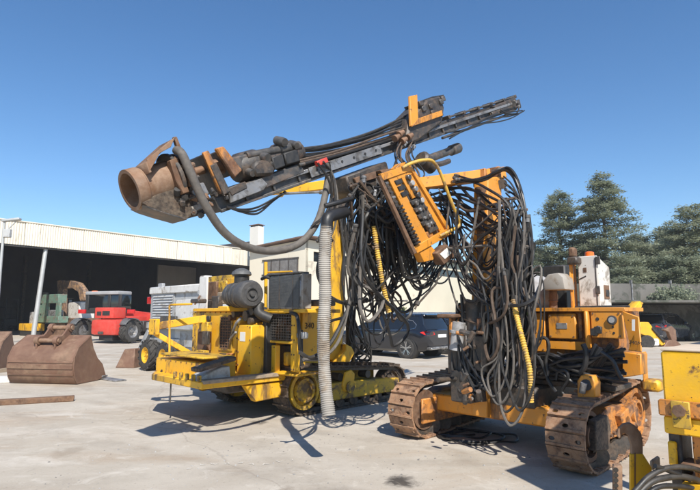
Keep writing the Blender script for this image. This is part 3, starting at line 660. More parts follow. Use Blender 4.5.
# lifting jack seen between track and body
a = P2(577, 374, x=0.22); b = P2(594, 398, x=0.22)
j = MB(); j.prism([P2(577, 398, x=0.22), P2(577, 381, x=0.22), P2(581, 375, x=0.22), P2(592, 376, x=0.22), P2(595, 383, x=0.22), P2(595, 398, x=0.22)], (0.16, 0, 0)); j.build('jack_bracket', 'orange', rig2, 0.012)
MB().cyl(P2(584, 383, x=0.17), P2(582, 393, x=0.17), 0.035).build('jack_cylinder', 'steel_grey', rig2)
MB().cyl(P2(586, 385, x=0.214), P2(586, 385, x=0.2), 0.06).build('jack_window', 'black', rig2)

# ---- upper body: front wall of panels (faces -x)
XB = 0.75
lo, hi = P2.xbox(532, 311, 622, 372, XB + 0.06, 0.72)
body = MB().box(lo, hi).build('body', 'orange_worn', rig2, 0.02)
def bolted(o, box, r=0.011):
    (x, y0, z0), (_, y1, z1) = box
    if y1 - y0 > 0.1 and z1 - z0 > 0.1:
        m = MB(); ny = max(2, int((y1 - y0) / 0.16)); nz = max(2, int((z1 - z0) / 0.16))
        pos = [(y0 + 0.03 + (y1 - y0 - 0.06) * k / (ny - 1), z) for k in range(ny) for z in (z0 + 0.03, z1 - 0.03)] + [(y, z0 + 0.03 + (z1 - z0 - 0.06) * k / (nz - 1)) for k in range(1, nz - 1) for y in (y0 + 0.03, y1 - 0.03)]
        for y, z in pos: m.cyl((x - 0.008, y, z), (x + 0.004, y, z), r, n=6)
        m.build('bolts', 'rust', o)['kind'] = 'stuff'
    return o
def xp(n, mat, px0, py0, px1, py1, x, dep, bev=0.008, par=None):
    b = P2.xbox(px0, py0, px1, py1, x, dep); o = bx(par or rig2, n, mat, b, bev)
    return bolted(o, b) if mat.startswith('orange') and par is None else o
dr = xp('service_door', 'orange', 547.5, 313.5, 576.5, 339.5, XB - 0.03, 0.05, 0.012)
xp('door_window', 'steel_grey', 556, 323, 567, 329, XB - 0.036, 0.01, 0.002, dr)
xp('side_panel', 'orange', 533, 313, 546, 352, XB - 0.01, 0.05)
xp('lower_panel', 'orange', 547, 340.5, 586, 351, XB - 0.012, 0.05)
xp('panel', 'orange_worn', 577.5, 313, 582.5, 339, XB + 0.0, 0.05)
xp('post', 'orange', 583, 311, 589, 349, XB - 0.10, 0.10, 0.015)
ip = xp('instrument_panel', 'orange', 590, 311, 623, 339, XB - 0.05, 0.08, 0.01)
c = P2(612.5, 320, x=XB - 0.05)
MB().lathe(c + Vector((-0.03, 0, 0)), c, [(0, 0), (0.04, 0), (0.042, 0.0), (0.052, 0.1), (0.052, 1)], 20).build('gauge', 'gauge', ip)
MB().cyl(c + Vector((-0.034, 0, 0)), c + Vector((-0.031, 0, 0)), 0.034, n=16).build('gauge_dial', 'plastic_grey', ip)
for (px, py, r) in ((597.5, 319, 0.02), (613, 327, 0.013), (614, 333, 0.013), (613, 324.5, 0.01)):
    c = P2(px, py, x=XB - 0.05); MB().cyl(c + Vector((-0.006, 0, 0)), c + Vector((0.004, 0, 0)), r, n=10).build('knob', 'black', ip)
for (px, py) in ((597, 331), (601, 329)):
    c = P2(px, py, x=XB - 0.05); MB().bar(c, c + Vector((-0.10, 0.0, 0.015)), 0.035, 0.05).build('lever', 'steel_dark', ip, 0.006)
    MB().box(c + Vector((-0.13, -0.05, -0.05)), c + Vector((-0.1, 0.03, 0.03))).build('switch', 'black', ip, 0.006)
# bent end panel with the number
q = [P2(622, 311, x=XB - 0.08), P2(638.5, 317, x=XB - 0.14), P2(641.5, 352, x=XB - 0.2), P2(628, 350.5, x=XB - 0.2), P2(630, 345, x=XB - 0.12)]
ep = MB().prism(q, (0.03, 0, 0)).build('end_panel', 'orange', rig2, 0.006)
MB().prism([P2(632, 319.5, x=XB - 0.16), P2(635, 319.5, x=XB - 0.165), P2(635, 331, x=XB - 0.175), P2(632, 330.5, x=XB - 0.17)], (-0.004, 0, 0)).build('label_strip', 'paper', ep)
c = P2(635.3, 343, x=XB - 0.235)
Mx = Matrix.Translation(c) @ Matrix.Rotation(math.radians(-90), 4, 'Z') @ Matrix.Rotation(PI / 2, 4, 'X') @ Matrix.Rotation(math.radians(-8), 4, 'Z')
text(ep, 'stencil_number', '340M', 0.058, 'ink', Mx)
MB().prism([P2(622, 352, x=XB), P2(641, 354, x=XB), P2(641, 375, x=XB), P2(622, 378, x=XB)], (0.22, 0, 0)).build('rear_support', 'orange', rig2, 0.01)
xp('ledge', 'orange', 530, 308, 625, 311.5, XB - 0.06, 0.62, 0.006)
for (px, py, l) in ((560, 309.5, 0.5), (575, 308, 0.4), (600, 308, 0.3)):
    c = P2(px, py, x=XB + 0.1); MB().bar(c, c + Vector((0.1, -l, 0.01)), 0.06, 0.04).build('step_bar', 'black', rig2, 0.005)
# rear foot at the right
a = P2(652, 392, y=-1.0)
xp('rear_post', 'orange', 641, 352, 645, 388, XB + 0.7, 0.15); xp('rear_foot', 'lemon', 640, 379, 660, 393, XB + 0.7, 0.22, 0.03)
# ---- bundle of steel pipes/hoses shelf under the panels: dark cavity
xp('hose_tray', 'grease', 534, 379, 616, 392, XB - 0.2, 0.5)
# ---- things on the deck
cabx = 1.15
A = P2(577, 256.5, x=cabx); B = P2(600, 308, x=cabx); y0_, y1_ = B.y, A.y; zt2, zb2 = A.z, B.z
Cb = P2(612, 308, y=y0_); xb = Cb.x; Ct = P2(609.5, 260, y=y0_)
cab = MB().prism([(cabx, y0_, zb2), (xb, y0_, zb2), (xb, y0_, zt2 - 0.13), (cabx, y0_, zt2)], (0, y1_ - y0_, 0)).build('control_cabinet', 'cabinet', rig2, 0.012)
MB().box((cabx - 0.006, y0_ + 0.02, zb2 + 0.02), (cabx - 0.001, y0_ + 0.03, zt2 - 0.03)).build('door_gap', 'ink', cab)
for py in (260.5, 290):
    c = P2(597.5, py, x=cabx); MB().box(c + Vector((-0.02, -0.035, -0.05)), c + Vector((-0.001, 0.02, 0.05))).build('hinge', 'steel_dark', cab, 0.004)
c = P2(585, 270, x=cabx); MB().box(c + Vector((-0.006, -0.02, -0.03)), c + Vector((-0.001, 0.02, 0.03))).build('sticker', 'rust', cab)
for px_, py_ in ((582, 279), (588, 276)):
    pass
MB().bar(P2(579, 279.5, x=cabx - 0.004), P2(586, 276, x=cabx - 0.004), 0.006, 0.012).build('scratch_mark', 'ink', cab)
a = P2(603.5, 285, y=y0_); b = P2(609, 299, y=y0_)
MB().box((a.x, y0_ - 0.012, b.z), (b.x, y0_ - 0.001, a.z)).build('vent_frame', 'rust', cab, 0.003)
MB().box((a.x + 0.03, y0_ - 0.02, b.z + 0.03), (b.x - 0.03, y0_ - 0.013, a.z - 0.06)).build('vent', 'black', cab, 0.003)
c = P2(589.5, 256, x=cabx + 0.25); c.z = zt2 - 0.08
MB().lathe(c, c + Vector((0, 0, 0.16)), [(0, 0), (0.07, 0), (0.07, 0.25), (0.062, 0.3), (0.055, 0.92), (0.03, 1), (0, 1)], 16).build('beacon', 'beacon', cab)
# orange pillar left of the cabinet
xp('pillar', 'orange', 568.5, 262, 572, 309, 1.05, 0.10); xp('pillar', 'orange', 573.2, 263, 576.2, 309, 1.2, 0.06)
xp('pillar_clamp', 'grease', 566, 257, 577, 264, 1.0, 0.16, 0.02); xp('lamp_head', 'rust', 567.5, 247.5, 574, 257, 1.02, 0.12, 0.02)
# black box, muffler, stack pipe, grey sheet-wrapped tank
xp('oil_cooler', 'black', 542, 266, 567, 309, 1.5, 0.3, 0.02)
c0, c1 = P2(553.5, 313, x=0.95), P2(553, 288, x=0.95)
MB().lathe(c0, c1, [(0, 0), (0.05, 0), (0.05, 0.45), (0.058, 0.46), (0.058, 0.5), (0.05, 0.51), (0.05, 1), (0, 1)], 14).build('exhaust_pipe', 'rust', rig2)
ml, mh = P2.xbox(542.5, 273.5, 565, 289.5, 0.8, 0.3)
m = MB(); yy0, yy1, z0, z1 = ml[1], mh[1], ml[2], mh[2]
m.prism([(0.8, yy0, z0), (0.8, yy1, z0), (0.8, yy1, z0 + 0.12), (0.8, yy1 - 0.06, z1 - 0.015), (0.8, yy0 + 0.08, z1), (0.8, yy0 + 0.02, z1 - 0.06)], (0.3, 0, 0)); m.build('muffler', 'duct', rig2, 0.025, seg=2)
tk = MB(); rows = []
for i in range(13):
    v = i / 12; row = []
    for k in range(25):
        a = 2 * PI * k / 24; rr = (math.sin(PI * min(1, 0.12 + v * 0.88)) ** 0.55) * (1 + 0.08 * math.sin(a * 5 + v * 9) + 0.05 * math.sin(a * 11))
        row.append(Vector((0.28 * rr * math.cos(a), 0.30 * rr * math.sin(a), v * 0.52)))
    rows.append(row)
c = P2(535, 312, x=1.15)
MB(Matrix.Translation(c)).grid(rows).build('wrapped_tank', 'tarp', rig2, 0)

# ---- mast at the front, boom across to the feed
MB().prism([P2(487, 418, y=0.0), P2(486, 300, y=0.0), P2(488, 178, y=0.0), P2(502, 176, y=0.0), P2(501, 300, y=0.0), P2(503, 418, y=0.0)], (0, 0.22, 0)).build('mast', 'orange', rig2, 0.012)
a, b = P2(481, 188, y=0.1), P2(483, 400, y=0.1)
MB().lathe(b, a, [(0, 0), (0.085, 0), (0.085, 0.55), (0.06, 0.56), (0.06, 0.97), (0.08, 0.98), (0.08, 1), (0, 1)], 16).build('mast_cylinder', 'rust', rig2)
MB().lathe(P2(475, 300, y=0.14), P2(478, 400, y=0.14), [(0, 0), (0.12, 0), (0.13, 0.3), (0.11, 0.7), (0.14, 1), (0, 1)], 14).build('swivel_housing', 'grease', rig2)
bo = MB(); p0 = P2(504, 173, y=0.06); p1 = P2(404, 186, y=0.9)
bo.bar(p0, p1, 0.14, 0.16); boom = bo.build('boom', 'orange', rig2, 0.012)
for px, py, y_ in ((494, 176, 0.1), (480, 178, 0.25)):
    c = P2(px, py, y=y_); MB().box(c - Vector((0.03, 0.1, 0.12)), c + Vector((0.03, 0.1, 0.12))).build('boom_clamp', 'orange_worn', boom, 0.01)
MB().cyl(P2(502, 184, y=-0.04), P2(502, 184, y=0.3), 0.07).build('boom_pin', 'grease', boom)
MB().bar(P2(490, 200, y=0.1), P2(478, 186, y=0.3), 0.07, 0.09).build('boom_strut', 'rust', boom, 0.01)
# cable arm on top, holding the hose bundle out to the right
MB().tube(spline([P2(492, 172, y=0.05), P2(500, 169.5, y=-0.05), P2(508, 168.5, y=-0.1)], 4), 0.03, 8).build('cable_arm', 'grease', rig2)
MB().bar(P2(494, 214, x=0.36), P2(527, 209.5, x=0.22), 0.03, 0.03).build('hose_spreader', 'rust', rig2)
# lower front: brackets, cylinders and plates round the mast foot
for (n, mat, x0, y0, x1, y1, yy, dep) in (('bracket', 'orange_worn', 452, 316, 460, 348, 0.35, 0.06), ('bracket', 'rust', 452, 314, 462, 318, 0.3, 0.25), ('bracket', 'orange_worn', 463, 305, 472, 330, 0.3, 0.12), ('valve_block', 'grease', 466, 325, 490, 372, 0.2, 0.3),
        ('bracket', 'orange_worn', 483, 318, 497, 334, -0.1, 0.1), ('manifold', 'grease', 486, 336, 505, 370, -0.15, 0.2), ('foot_plate', 'grease', 470, 372, 500, 398, 0.1, 0.3)):
    bx(rig2, n, mat, P2.ybox(x0, y0, x1, y1, yy, dep), 0.015)
for (a, b, r, mat) in (((468, 300), (460, 348), 0.075, 'steel_dark'), ((476, 296), (468, 352), 0.05, 'rubber_dusty'), ((459, 322), (456, 350), 0.09, 'tarp'), ((470, 378), (438, 380), 0.03, 'grease')):
    MB().lathe(P2(*a, y=0.3), P2(*b, y=0.35), [(0, 0), (r, 0), (r, 0.3), (r * 1.2, 0.31), (r * 1.2, 0.4), (r, 0.41), (r, 1), (0, 1)], 12).build('cylinder', mat, rig2)
for k in range(60):  # greasy clutter of fittings low on the mast
    c = P2(random.uniform(458, 520), random.uniform(330, 402), y=random.uniform(-0.2, 0.3)); s = random.uniform(0.025, 0.06)
    MB().cyl(c, c + Vector((rnd(1), rnd(1), rnd(1))).normalized() * s * 2.4, s * 0.55, n=8).build('fitting', random.choice(['grease', 'rust', 'orange_worn', 'steel_dark']), rig2)

# ============================================================ drill feed (frame a: along, b: left, c: up across)
FA = math.radians(24.4); FOo = Vector((-2.46, 1.29, 3.0))
MF = Matrix(((math.cos(FA), 0, -math.sin(FA), FOo.x), (0, 1, 0, FOo.y), (math.sin(FA), 0, math.cos(FA), FOo.z), (0, 0, 0, 1)))
MFI = MF.inverted()
def fq(px, py, b=0.0): return MFI @ P2(px, py, y=FOo.y + b)          # sight line -> feed coordinates
def fprism(name, mat, pix, b0, b1, bev=0.008, par=None):
    q = [fq(x, y, b0) for x, y in pix]
    return MB(MF).prism(q, (0, b1 - b0, 0)).build(name, mat, par or rig2, bev)
def fbox(name, mat, a0, a1, b0, b1, c0, c1, bev=0.008, par=None): return MB(MF).box((a0, b0, c0), (a1, b1, c1)).build(name, mat, par or rig2, bev)
aL = fq(212, 205).x; aR = fq(516, 104).x
# beam: two rails, web and worn top strips
beam = fbox('feed_beam', 'steel_dark', aL, aR, -0.10, 0.12, -0.10, 0.06, 0.012)
fbox('rail', 'steel_grey', aL + 0.1, aR - 0.25, -0.15, -0.102, 0.0, 0.045, 0.006, beam); fbox('rail', 'steel_grey', aL + 0.1, aR - 0.2, 0.122, 0.16, 0.0, 0.045, 0.006, beam)
fbox('lower_rail', 'steel_dark', aL, aR - 0.6, -0.14, -0.102, -0.11, -0.075, 0.006, beam)
fbox('chain_channel', 'grease', aL + 0.3, aR - 0.1, -0.06, 0.08, 0.061, 0.10, 0.004, beam)
for k in range(17):
    a = aL + 0.35 + k * 0.4
    fbox('beam_stiffener', 'steel_dark', a, a + 0.03, -0.13, -0.102, -0.074, -0.002, 0.003, beam)
for px0, px1 in ((300, 372),):
    a0, a1 = fq(px0, 170).x, fq(px1, 150).x
    fbox('wear_plate', 'steel_grey', a0, a1, -0.165, -0.152, -0.07, 0.055, 0.004, beam)
    for k in range(6): a = a0 + (a1 - a0) * (k + 0.5) / 6; MB(MF).cyl((a, -0.172, 0.0), (a, -0.164, 0.0), 0.018, n=8).build('bolt', 'black', beam)
a0, a1 = fq(446, 125).x, aR - 0.15
for b_, c_, r_ in ((-0.08, 0.135, 0.018), (0.05, 0.135, 0.018), (-0.13, -0.15, 0.022)):
    MB(MF).cyl((a0 - (0.4 if c_ < 0 else 0), b_, c_), (a1 - (0.5 if c_ < 0 else 0), b_, c_), r_, n=10).build('guide_rod', 'steel_dark', beam)
for k in range(6): a = a0 + (a1 - a0) * k / 5; fbox('rod_saddle', 'grease', a - 0.03, a + 0.03, -0.11, 0.08, 0.101, 0.165, 0.006, beam)
for k in range(4):
    hose(rig2, [MF @ Vector((a0 - 0.3 + 0.55 * i, -0.15 - 0.02 * k, -0.09 - 0.03 * k - 0.05 * math.sin(i * 1.3 + k))) for i in range(6)], 0.012, 'rubber', 6, 6)
# casing, hood, guide at the lower end
ca0 = fq(128, 187).x; cc = fq(142, 187).z - 0.0; ca1 = fq(172, 187).x + 0.02
caso = MB(MF).lathe((ca0, 0, cc), (ca1, 0, cc), [(0.165, 0), (0.20, 0), (0.20, 0.24), (0.185, 0.27), (0.185, 0.97), (0.21, 0.98), (0.21, 1.0), (0.12, 1.0), (0.12, 0.97), (0.165, 0.95), (0.165, 0)], 36).build('casing_pipe', 'casing_rust', rig2, 0)
for pix, b0, b1, mt in (([(147, 162), (150, 160.5), (176, 137), (175.5, 139.5), (153, 160)], -0.25, 0.12, 'rust'), ([(146, 162), (148, 161), (152, 172), (149.5, 173)], -0.25, 0.12, 'casing_rust'), ([(174, 136.5), (177, 136.5), (188, 164), (194, 186), (190, 186), (183, 163)], -0.25, -0.2, 'rust'), ([(174, 136.5), (177, 136.5), (188, 164), (194, 186), (190, 186), (183, 163)], 0.08, 0.12, 'rust')):
    fprism('hood_plate', mt, pix, b0, b1, 0.004)
fprism('hood_cheek', 'casing_rust', [(147, 159), (175, 137), (171, 147), (160, 153), (150, 171)], -0.255, -0.235, 0.003)
fprism('hood_cheek', 'rust', [(147, 159), (175, 137), (171, 147), (160, 153), (150, 171)], 0.10, 0.12, 0.003)
# guide centraliser: dark rings and jaws behind the casing
for a_, r_, w_, mt in ((-0.03, 0.255, 0.04, 'steel_dark'), (0.05, 0.235, 0.05, 'grease'), (0.13, 0.215, 0.03, 'rust')):
    MB(MF).lathe((ca1 + a_, -0.02, cc), (ca1 + a_ + w_, -0.02, cc), [(0.12, 0), (r_, 0), (r_, 1), (0.12, 1), (0.12, 0)], 22).build('guide_ring', mt, rig2, 0.006)
for k in range(9):
    a = 2 * PI * k / 9; MB(MF).cyl((ca1 + 0.02, -0.02 + 0.2 * math.cos(a), cc + 0.2 * math.sin(a)), (ca1 + 0.18, -0.02 + 0.19 * math.cos(a), cc + 0.19 * math.sin(a)), 0.028, n=8).build('guide_bolt', random.choice(['rust', 'grease', 'old_orange']), rig2)
fprism('guide_jaw', 'rust', [(170, 160), (178, 157), (184, 176), (190, 192), (183, 194), (176, 180)], -0.24, -0.15)
# lower shovel-shaped guide bracket
fprism('guide_bracket', 'track_mud', [(142, 203), (160, 192), (182, 186), (190, 190), (196, 213), (187, 219), (165, 213), (150, 208)], -0.15, -0.11, 0.006)
fprism('guide_bracket', 'track_mud', [(142, 203), (160, 192), (182, 186), (190, 190), (196, 213), (187, 219), (165, 213), (150, 208)], 0.12, 0.16, 0.006)
fprism('guide_floor', 'steel_dark', [(143, 205), (151, 209), (166, 214), (187, 220), (187, 218), (166, 212), (151, 207)], -0.15, 0.16, 0.003)
fprism('guide_block', 'grease', [(184, 195), (206, 192), (212, 212), (190, 218)], -0.14, 0.14, 0.02)
fprism('guide_clamp', 'steel_grey', [(190, 186), (204, 182), (210, 194), (195, 199)], -0.18, -0.10, 0.01)
fprism('guide_clamp', 'duct', [(192, 206), (212, 200), (214, 205), (194, 212)], -0.18, -0.10, 0.01)
for k in range(16):
    c = fq(random.uniform(176, 215), random.uniform(188, 215), -0.16); MB(MF).cyl(c, c + Vector((rnd(0.05), -0.05, rnd(0.05))), random.uniform(0.015, 0.035), n=7).build('fitting', random.choice(['grease', 'steel_dark', 'rust', 'black']), rig2)
# drill string and rotary head
h = fq(200, 176).z
c0 = fq(187, 174); c1 = fq(228, 163); c0.y = c1.y = 0.0
cs = (c0.z + c1.z) / 2
MB(MF).lathe((c0.x, 0, cs), (c1.x, 0, cs), [(0, 0), (0.045, 0), (0.045, 0.55), (0.075, 0.57), (0.075, 0.78), (0.1, 0.8), (0.1, 1), (0, 1)], 16).build('drill_rod', 'rod', rig2)
for pix, b0, b1 in (([(203, 152), (209, 150), (228, 190), (221, 194)], -0.22, -0.17), ([(205, 153), (209, 152), (226, 188), (221, 191)], -0.165, 0.2), ([(216, 148), (224, 146), (243, 170), (235, 178)], -0.22, -0.16), ([(219, 150), (224, 148), (240, 170), (234, 175)], -0.155, 0.2)):
    fprism('head_bracket', 'orange_worn' if b1 < 0 else 'grease', pix, b0, b1, 0.012)
fprism('head_plate', 'grease', [(209, 166), (215, 163), (229, 192), (222, 196)], -0.20, -0.235, 0.008)
fprism('head_plate', 'grease', [(228, 188), (246, 181), (248, 188), (232, 196)], -0.2, 0.2, 0.01)
fprism('carriage', 'steel_grey', [(229, 190), (262, 178), (268, 184), (264, 190), (231, 203)], -0.19, -0.16, 0.006)
fprism('carriage', 'steel_dark', [(231, 188), (300, 163), (306, 172), (262, 190), (232, 203)], -0.155, 0.18, 0.012)
dm = MB(MF)
a0, a1 = fq(236, 170).x, fq(298, 145).x; cz = fq(262, 162).z
dm.lathe((a0, 0.02, cz), (a1, 0.02, cz), [(0, 0), (0.14, 0), (0.17, 0.06), (0.17, 0.3), (0.13, 0.34), (0.13, 0.6), (0.16, 0.63), (0.16, 0.9), (0.12, 1), (0, 1)], 20); dm.build('rotary_motor', 'grease', rig2)
fprism('drifter_body', 'steel_dark', [(228, 164), (232, 157), (290, 143), (300, 142), (300, 150), (244, 170), (236, 172)], -0.12, 0.12, 0.02)
MB(MF).lathe(fq(246, 156, -0.1), fq(299, 146, -0.1), [(0, 0), (0.045, 0), (0.045, 0.6), (0.06, 0.62), (0.06, 1), (0, 1)], 12).build('accumulator', 'steel_dark', rig2)
fprism('gear_case', 'grease', [(252, 166), (258, 160), (268, 159), (277, 168), (274, 175), (256, 176)], -0.22, -0.12, 0.03)
fprism('valve_block', 'black', [(284, 153), (297, 149), (301, 161), (287, 165)], -0.2, -0.1, 0.012)
fprism('valve_block', 'black', [(272, 157), (283, 154), (286, 166), (275, 170)], -0.22, -0.1, 0.012)
for px, py, r in ((280, 141.5, 0.05), (292, 145, 0.04), (263, 158, 0.06), (270, 164, 0.05), (248, 172, 0.04)):
    c = fq(px, py, -0.12); MB(MF).lathe(c + Vector((0, -0.08, -0.03)), c + Vector((0, 0.06, 0.03)), [(0, 0), (r, 0), (r * 1.1, 0.3), (r, 1), (0, 1)], 12).build('port_cap', 'steel_dark', rig2)
fprism('red_junction', 'red', [(317, 161), (327, 157), (329, 162), (319, 166)], -0.22, -0.16, 0.006)
# hose carrier head near the middle top: orange angle plates + dark bundle block
fprism('angle_plate', 'orange', [(410, 96), (417.5, 94.5), (418.5, 123), (411, 126)], -0.26, -0.22, 0.005)
fprism('angle_plate', 'orange', [(418, 118.5), (442, 110), (443, 115.5), (412, 126.5)], -0.265, -0.222, 0.005)
fprism('carrier_block', 'grease', [(410, 118), (428, 99), (441, 95.5), (445, 108), (443, 122), (420, 140), (406, 146)], -0.21, 0.2, 0.03)
for k in range(9):
    c = fq(random.uniform(408, 443), random.uniform(97, 142), -0.22); MB(MF).box(c - Vector((0.05, 0.02, 0.04)), c + Vector((0.05, 0.03, 0.04))).build('carrier_piece', random.choice(['grease', 'black', 'steel_dark']), rig2, 0.01)
fprism('carrier_cap', 'black', [(419, 102), (432, 96.5), (444, 94.5), (444, 96), (433, 98), (420, 104)], -0.15, 0.15, 0.003)
for px, py in ((397, 138), (404, 141), (410, 137), (401, 134)):
    c = fq(px, py, -0.24); MB(MF).lathe(c + Vector((-0.06, 0, 0)), c + Vector((0.06, 0, 0.02)), [(0, 0), (0.05, 0), (0.05, 0.4), (0.035, 0.45), (0.035, 1), (0, 1)], 10).build('coupling', 'rod', rig2)
# feed cylinder under the beam, end sheave
MB(MF).lathe(fq(398, 170, 0.0), fq(458, 148, 0.0), [(0, 0), (0.065, 0), (0.065, 0.86), (0.09, 0.87), (0.09, 1), (0, 1)], 14).build('feed_cylinder', 'steel_dark', rig2)
fprism('end_plate', 'grease', [(494, 106), (515, 97), (518, 103), (517, 110), (498, 115)], -0.14, 0.14, 0.01)
MB(MF).cyl(fq(513, 104, -0.16), fq(513, 104, 0.16), 0.06).build('end_sheave', 'steel_dark', rig2)
fprism('end_valve', 'grease', [(492, 112), (502, 109), (503, 113), (493, 116)], -0.16, -0.05)
# cradle under the beam
fprism('cradle', 'grease', [(346, 176), (387, 161), (392, 178), (384, 188), (362, 196), (350, 190)], -0.2, 0.2, 0.02)
fprism('cradle_plate', 'rust', [(354, 178), (376, 171), (377, 178), (357, 184)], -0.235, -0.202, 0.006)
fprism('cradle_plate', 'rust', [(380, 170), (393, 168), (400, 182), (388, 182)], -0.3, -0.202, 0.006)
MB().bar(p1 + Vector((0.1, -0.15, 0.0)), P2(372, 186, y=1.2), 0.2, 0.2).build('boom_head', 'grease', boom, 0.02)

# ---- operator control panel hanging under the feed
YP = 0.52
def pq(px, py, y=YP): return P2(px, py, y=y)
def uv(u, v):
    a = (381 + (412 - 381) * u, 177 + (166.5 - 177) * u); b = (415 + (451 - 415) * u, 251 + (231 - 251) * u)
    return (a[0] + (b[0] - a[0]) * v, a[1] + (b[1] - a[1]) * v)
pan = MB().prism([pq(*uv(u, v)) for u, v in ((0, 0), (1, 0), (1, 1), (0, 1))], (0, 0.03, 0)).build('control_panel', 'grease', rig2, 0.006)
def pp(n, mat, pix, y0, y1, bev=0.004): return MB().prism([pq(x, y, YP + y0) for x, y in pix], (0, y1 - y0, 0)).build(n, mat, pan, bev)
def ps(n, mat, u0, u1, v0, v1, h, bev=0.004): return pp(n, mat, [uv(u0, v0), uv(u1, v0), uv(u1, v1), uv(u0, v1)], -h, -0.001, bev)
MB().bar(pq(398, 172), P2(384, 182, y=1.2), 0.07, 0.1).build('panel_arm', 'orange_worn', pan, 0.01)
ps('panel_edge', 'rust', -0.05, 0.03, -0.02, 1.03, 0.05); ps('panel_edge', 'orange', 0.03, 0.98, -0.04, 0.05, 0.045); ps('panel_edge', 'orange', 0.03, 0.98, 0.95, 1.04, 0.05); ps('panel_edge', 'orange', 0.93, 1.02, 0.03, 0.97, 0.05)
ps('panel_strip', 'orange', 0.19, 0.44, 0.05, 0.95, 0.03); ps('panel_strip', 'orange', 0.55, 0.66, 0.05, 0.40, 0.03); ps('panel_strip', 'orange', 0.76, 0.93, 0.05, 0.95, 0.022); ps('panel_strip', 'orange', 0.44, 0.93, 0.05, 0.10, 0.032); ps('panel_strip', 'orange_worn', 0.44, 0.58, 0.86, 0.95, 0.03)
for k in range(11): v = 0.42 + 0.05 * k; ps('lever', 'black', 0.10, 0.23, v, v + 0.022, 0.085, 0.002)
for k in range(5): v = 0.08 + 0.066 * k; ps('valve_stem', random.choice(['steel_grey', 'grease']), 0.06, 0.15, v, v + 0.03, 0.06, 0.004)
for k in range(3): v = 0.10 + 0.085 * k; ps('switch', 'black', 0.33, 0.53, v, v + 0.06, 0.045, 0.004)
for k in range(4): ps('valve_body', random.choice(['black', 'steel_dark', 'grease']), 0.46, 0.54, 0.42 + 0.1 * k, 0.48 + 0.1 * k, 0.05, 0.006)
ps('meter_plate', 'steel_dark', 0.53, 0.78, 0.42, 0.90, 0.05, 0.006)
for k in range(12):
    c = pq(*uv(0.58 + 0.075 * (k % 3) + rnd(0.01), 0.47 + 0.11 * (k // 3) + rnd(0.015)), YP - 0.05); r_ = random.choice([0.02, 0.026, 0.032])
    MB().lathe(c + Vector((0, -0.025, 0)), c, [(0, 0), (r_ * .8, 0), (r_, 0.2), (r_, 1)], 12).build('knob', random.choice(['black', 'steel_grey', 'black', 'grease']), pan)
for k in range(5):
    c = pq(*uv(0.70 + rnd(0.01), 0.12 + 0.085 * k), YP - 0.03); MB().lathe(c + Vector((0, -0.05, 0)), c, [(0, 0), (0.03, 0), (0.036, 0.12), (0.036, 1)], 16).build('gauge', ('gauge', 'plastic_grey', 'steel_grey')[k % 3], pan)
pp('hinge_plate', 'orange', [(398, 172), (404, 168), (406, 162), (401, 163), (396, 168)], -0.04, 0.06)
MB().tube(spline([pq(402, 168, YP - 0.05), pq(412, 163, YP - 0.1), pq(424, 160, YP - 0.14), pq(433, 161.5, YP - 0.15), pq(440, 172, YP - 0.15), pq(448, 193, YP - 0.15), pq(456, 213, YP - 0.15), pq(460, 222, YP - 0.15), pq(458, 227, YP - 0.14), pq(450, 231, YP - 0.12), pq(440, 236, YP - 0.05)], 6), 0.022, 10).build('guard_rail', 'hose_yellow', pan)
pp('lower_bracket', 'orange', [(419, 250), (430, 244), (438, 254), (433, 260), (424, 262)], -0.03, 0.08)
lamp = MB().prism([pq(436, 253, YP - 0.1), pq(447, 244, YP - 0.1), pq(456, 252, YP - 0.1), pq(455, 257, YP - 0.1), pq(444, 265, YP - 0.1)], (0, 0.14, 0)).build('work_lamp', 'rust', pan, 0.012)
MB().prism([pq(440, 254, YP - 0.106), pq(447, 248, YP - 0.106), pq(452, 253, YP - 0.106), pq(445, 259, YP - 0.106)], (0, 0.005, 0)).build('lamp_lens', 'paper', lamp)
MB().lathe(P2(420, 158, y=1.0), P2(432, 168, y=1.0), [(0, 0), (0.1, 0), (0.13, 0.1), (0.13, 0.5), (0.1, 0.55), (0.1, 1), (0, 1)], 14).build('swing_motor', 'grease', rig2)
MB().tube(spline([P2(428, 164, y=1.0), P2(440, 164, y=0.95), P2(449, 161, y=0.95)], 4), 0.04, 8).build('motor_port', 'grease', rig2)
MB().tube([P2(443, 262, y=0.52), P2(436, 284, y=0.52), P2(417, 305, y=0.52)], 0.014, 6).build('pull_rod', 'grease', rig2)
MB().lathe(P2(418.5, 301, y=0.52), P2(415, 309, y=0.52), [(0, 0), (0.03, 0.1), (0.03, 0.5), (0.012, 0.6), (0.012, 1), (0, 1)], 8).build('rod_end', 'grease', rig2)

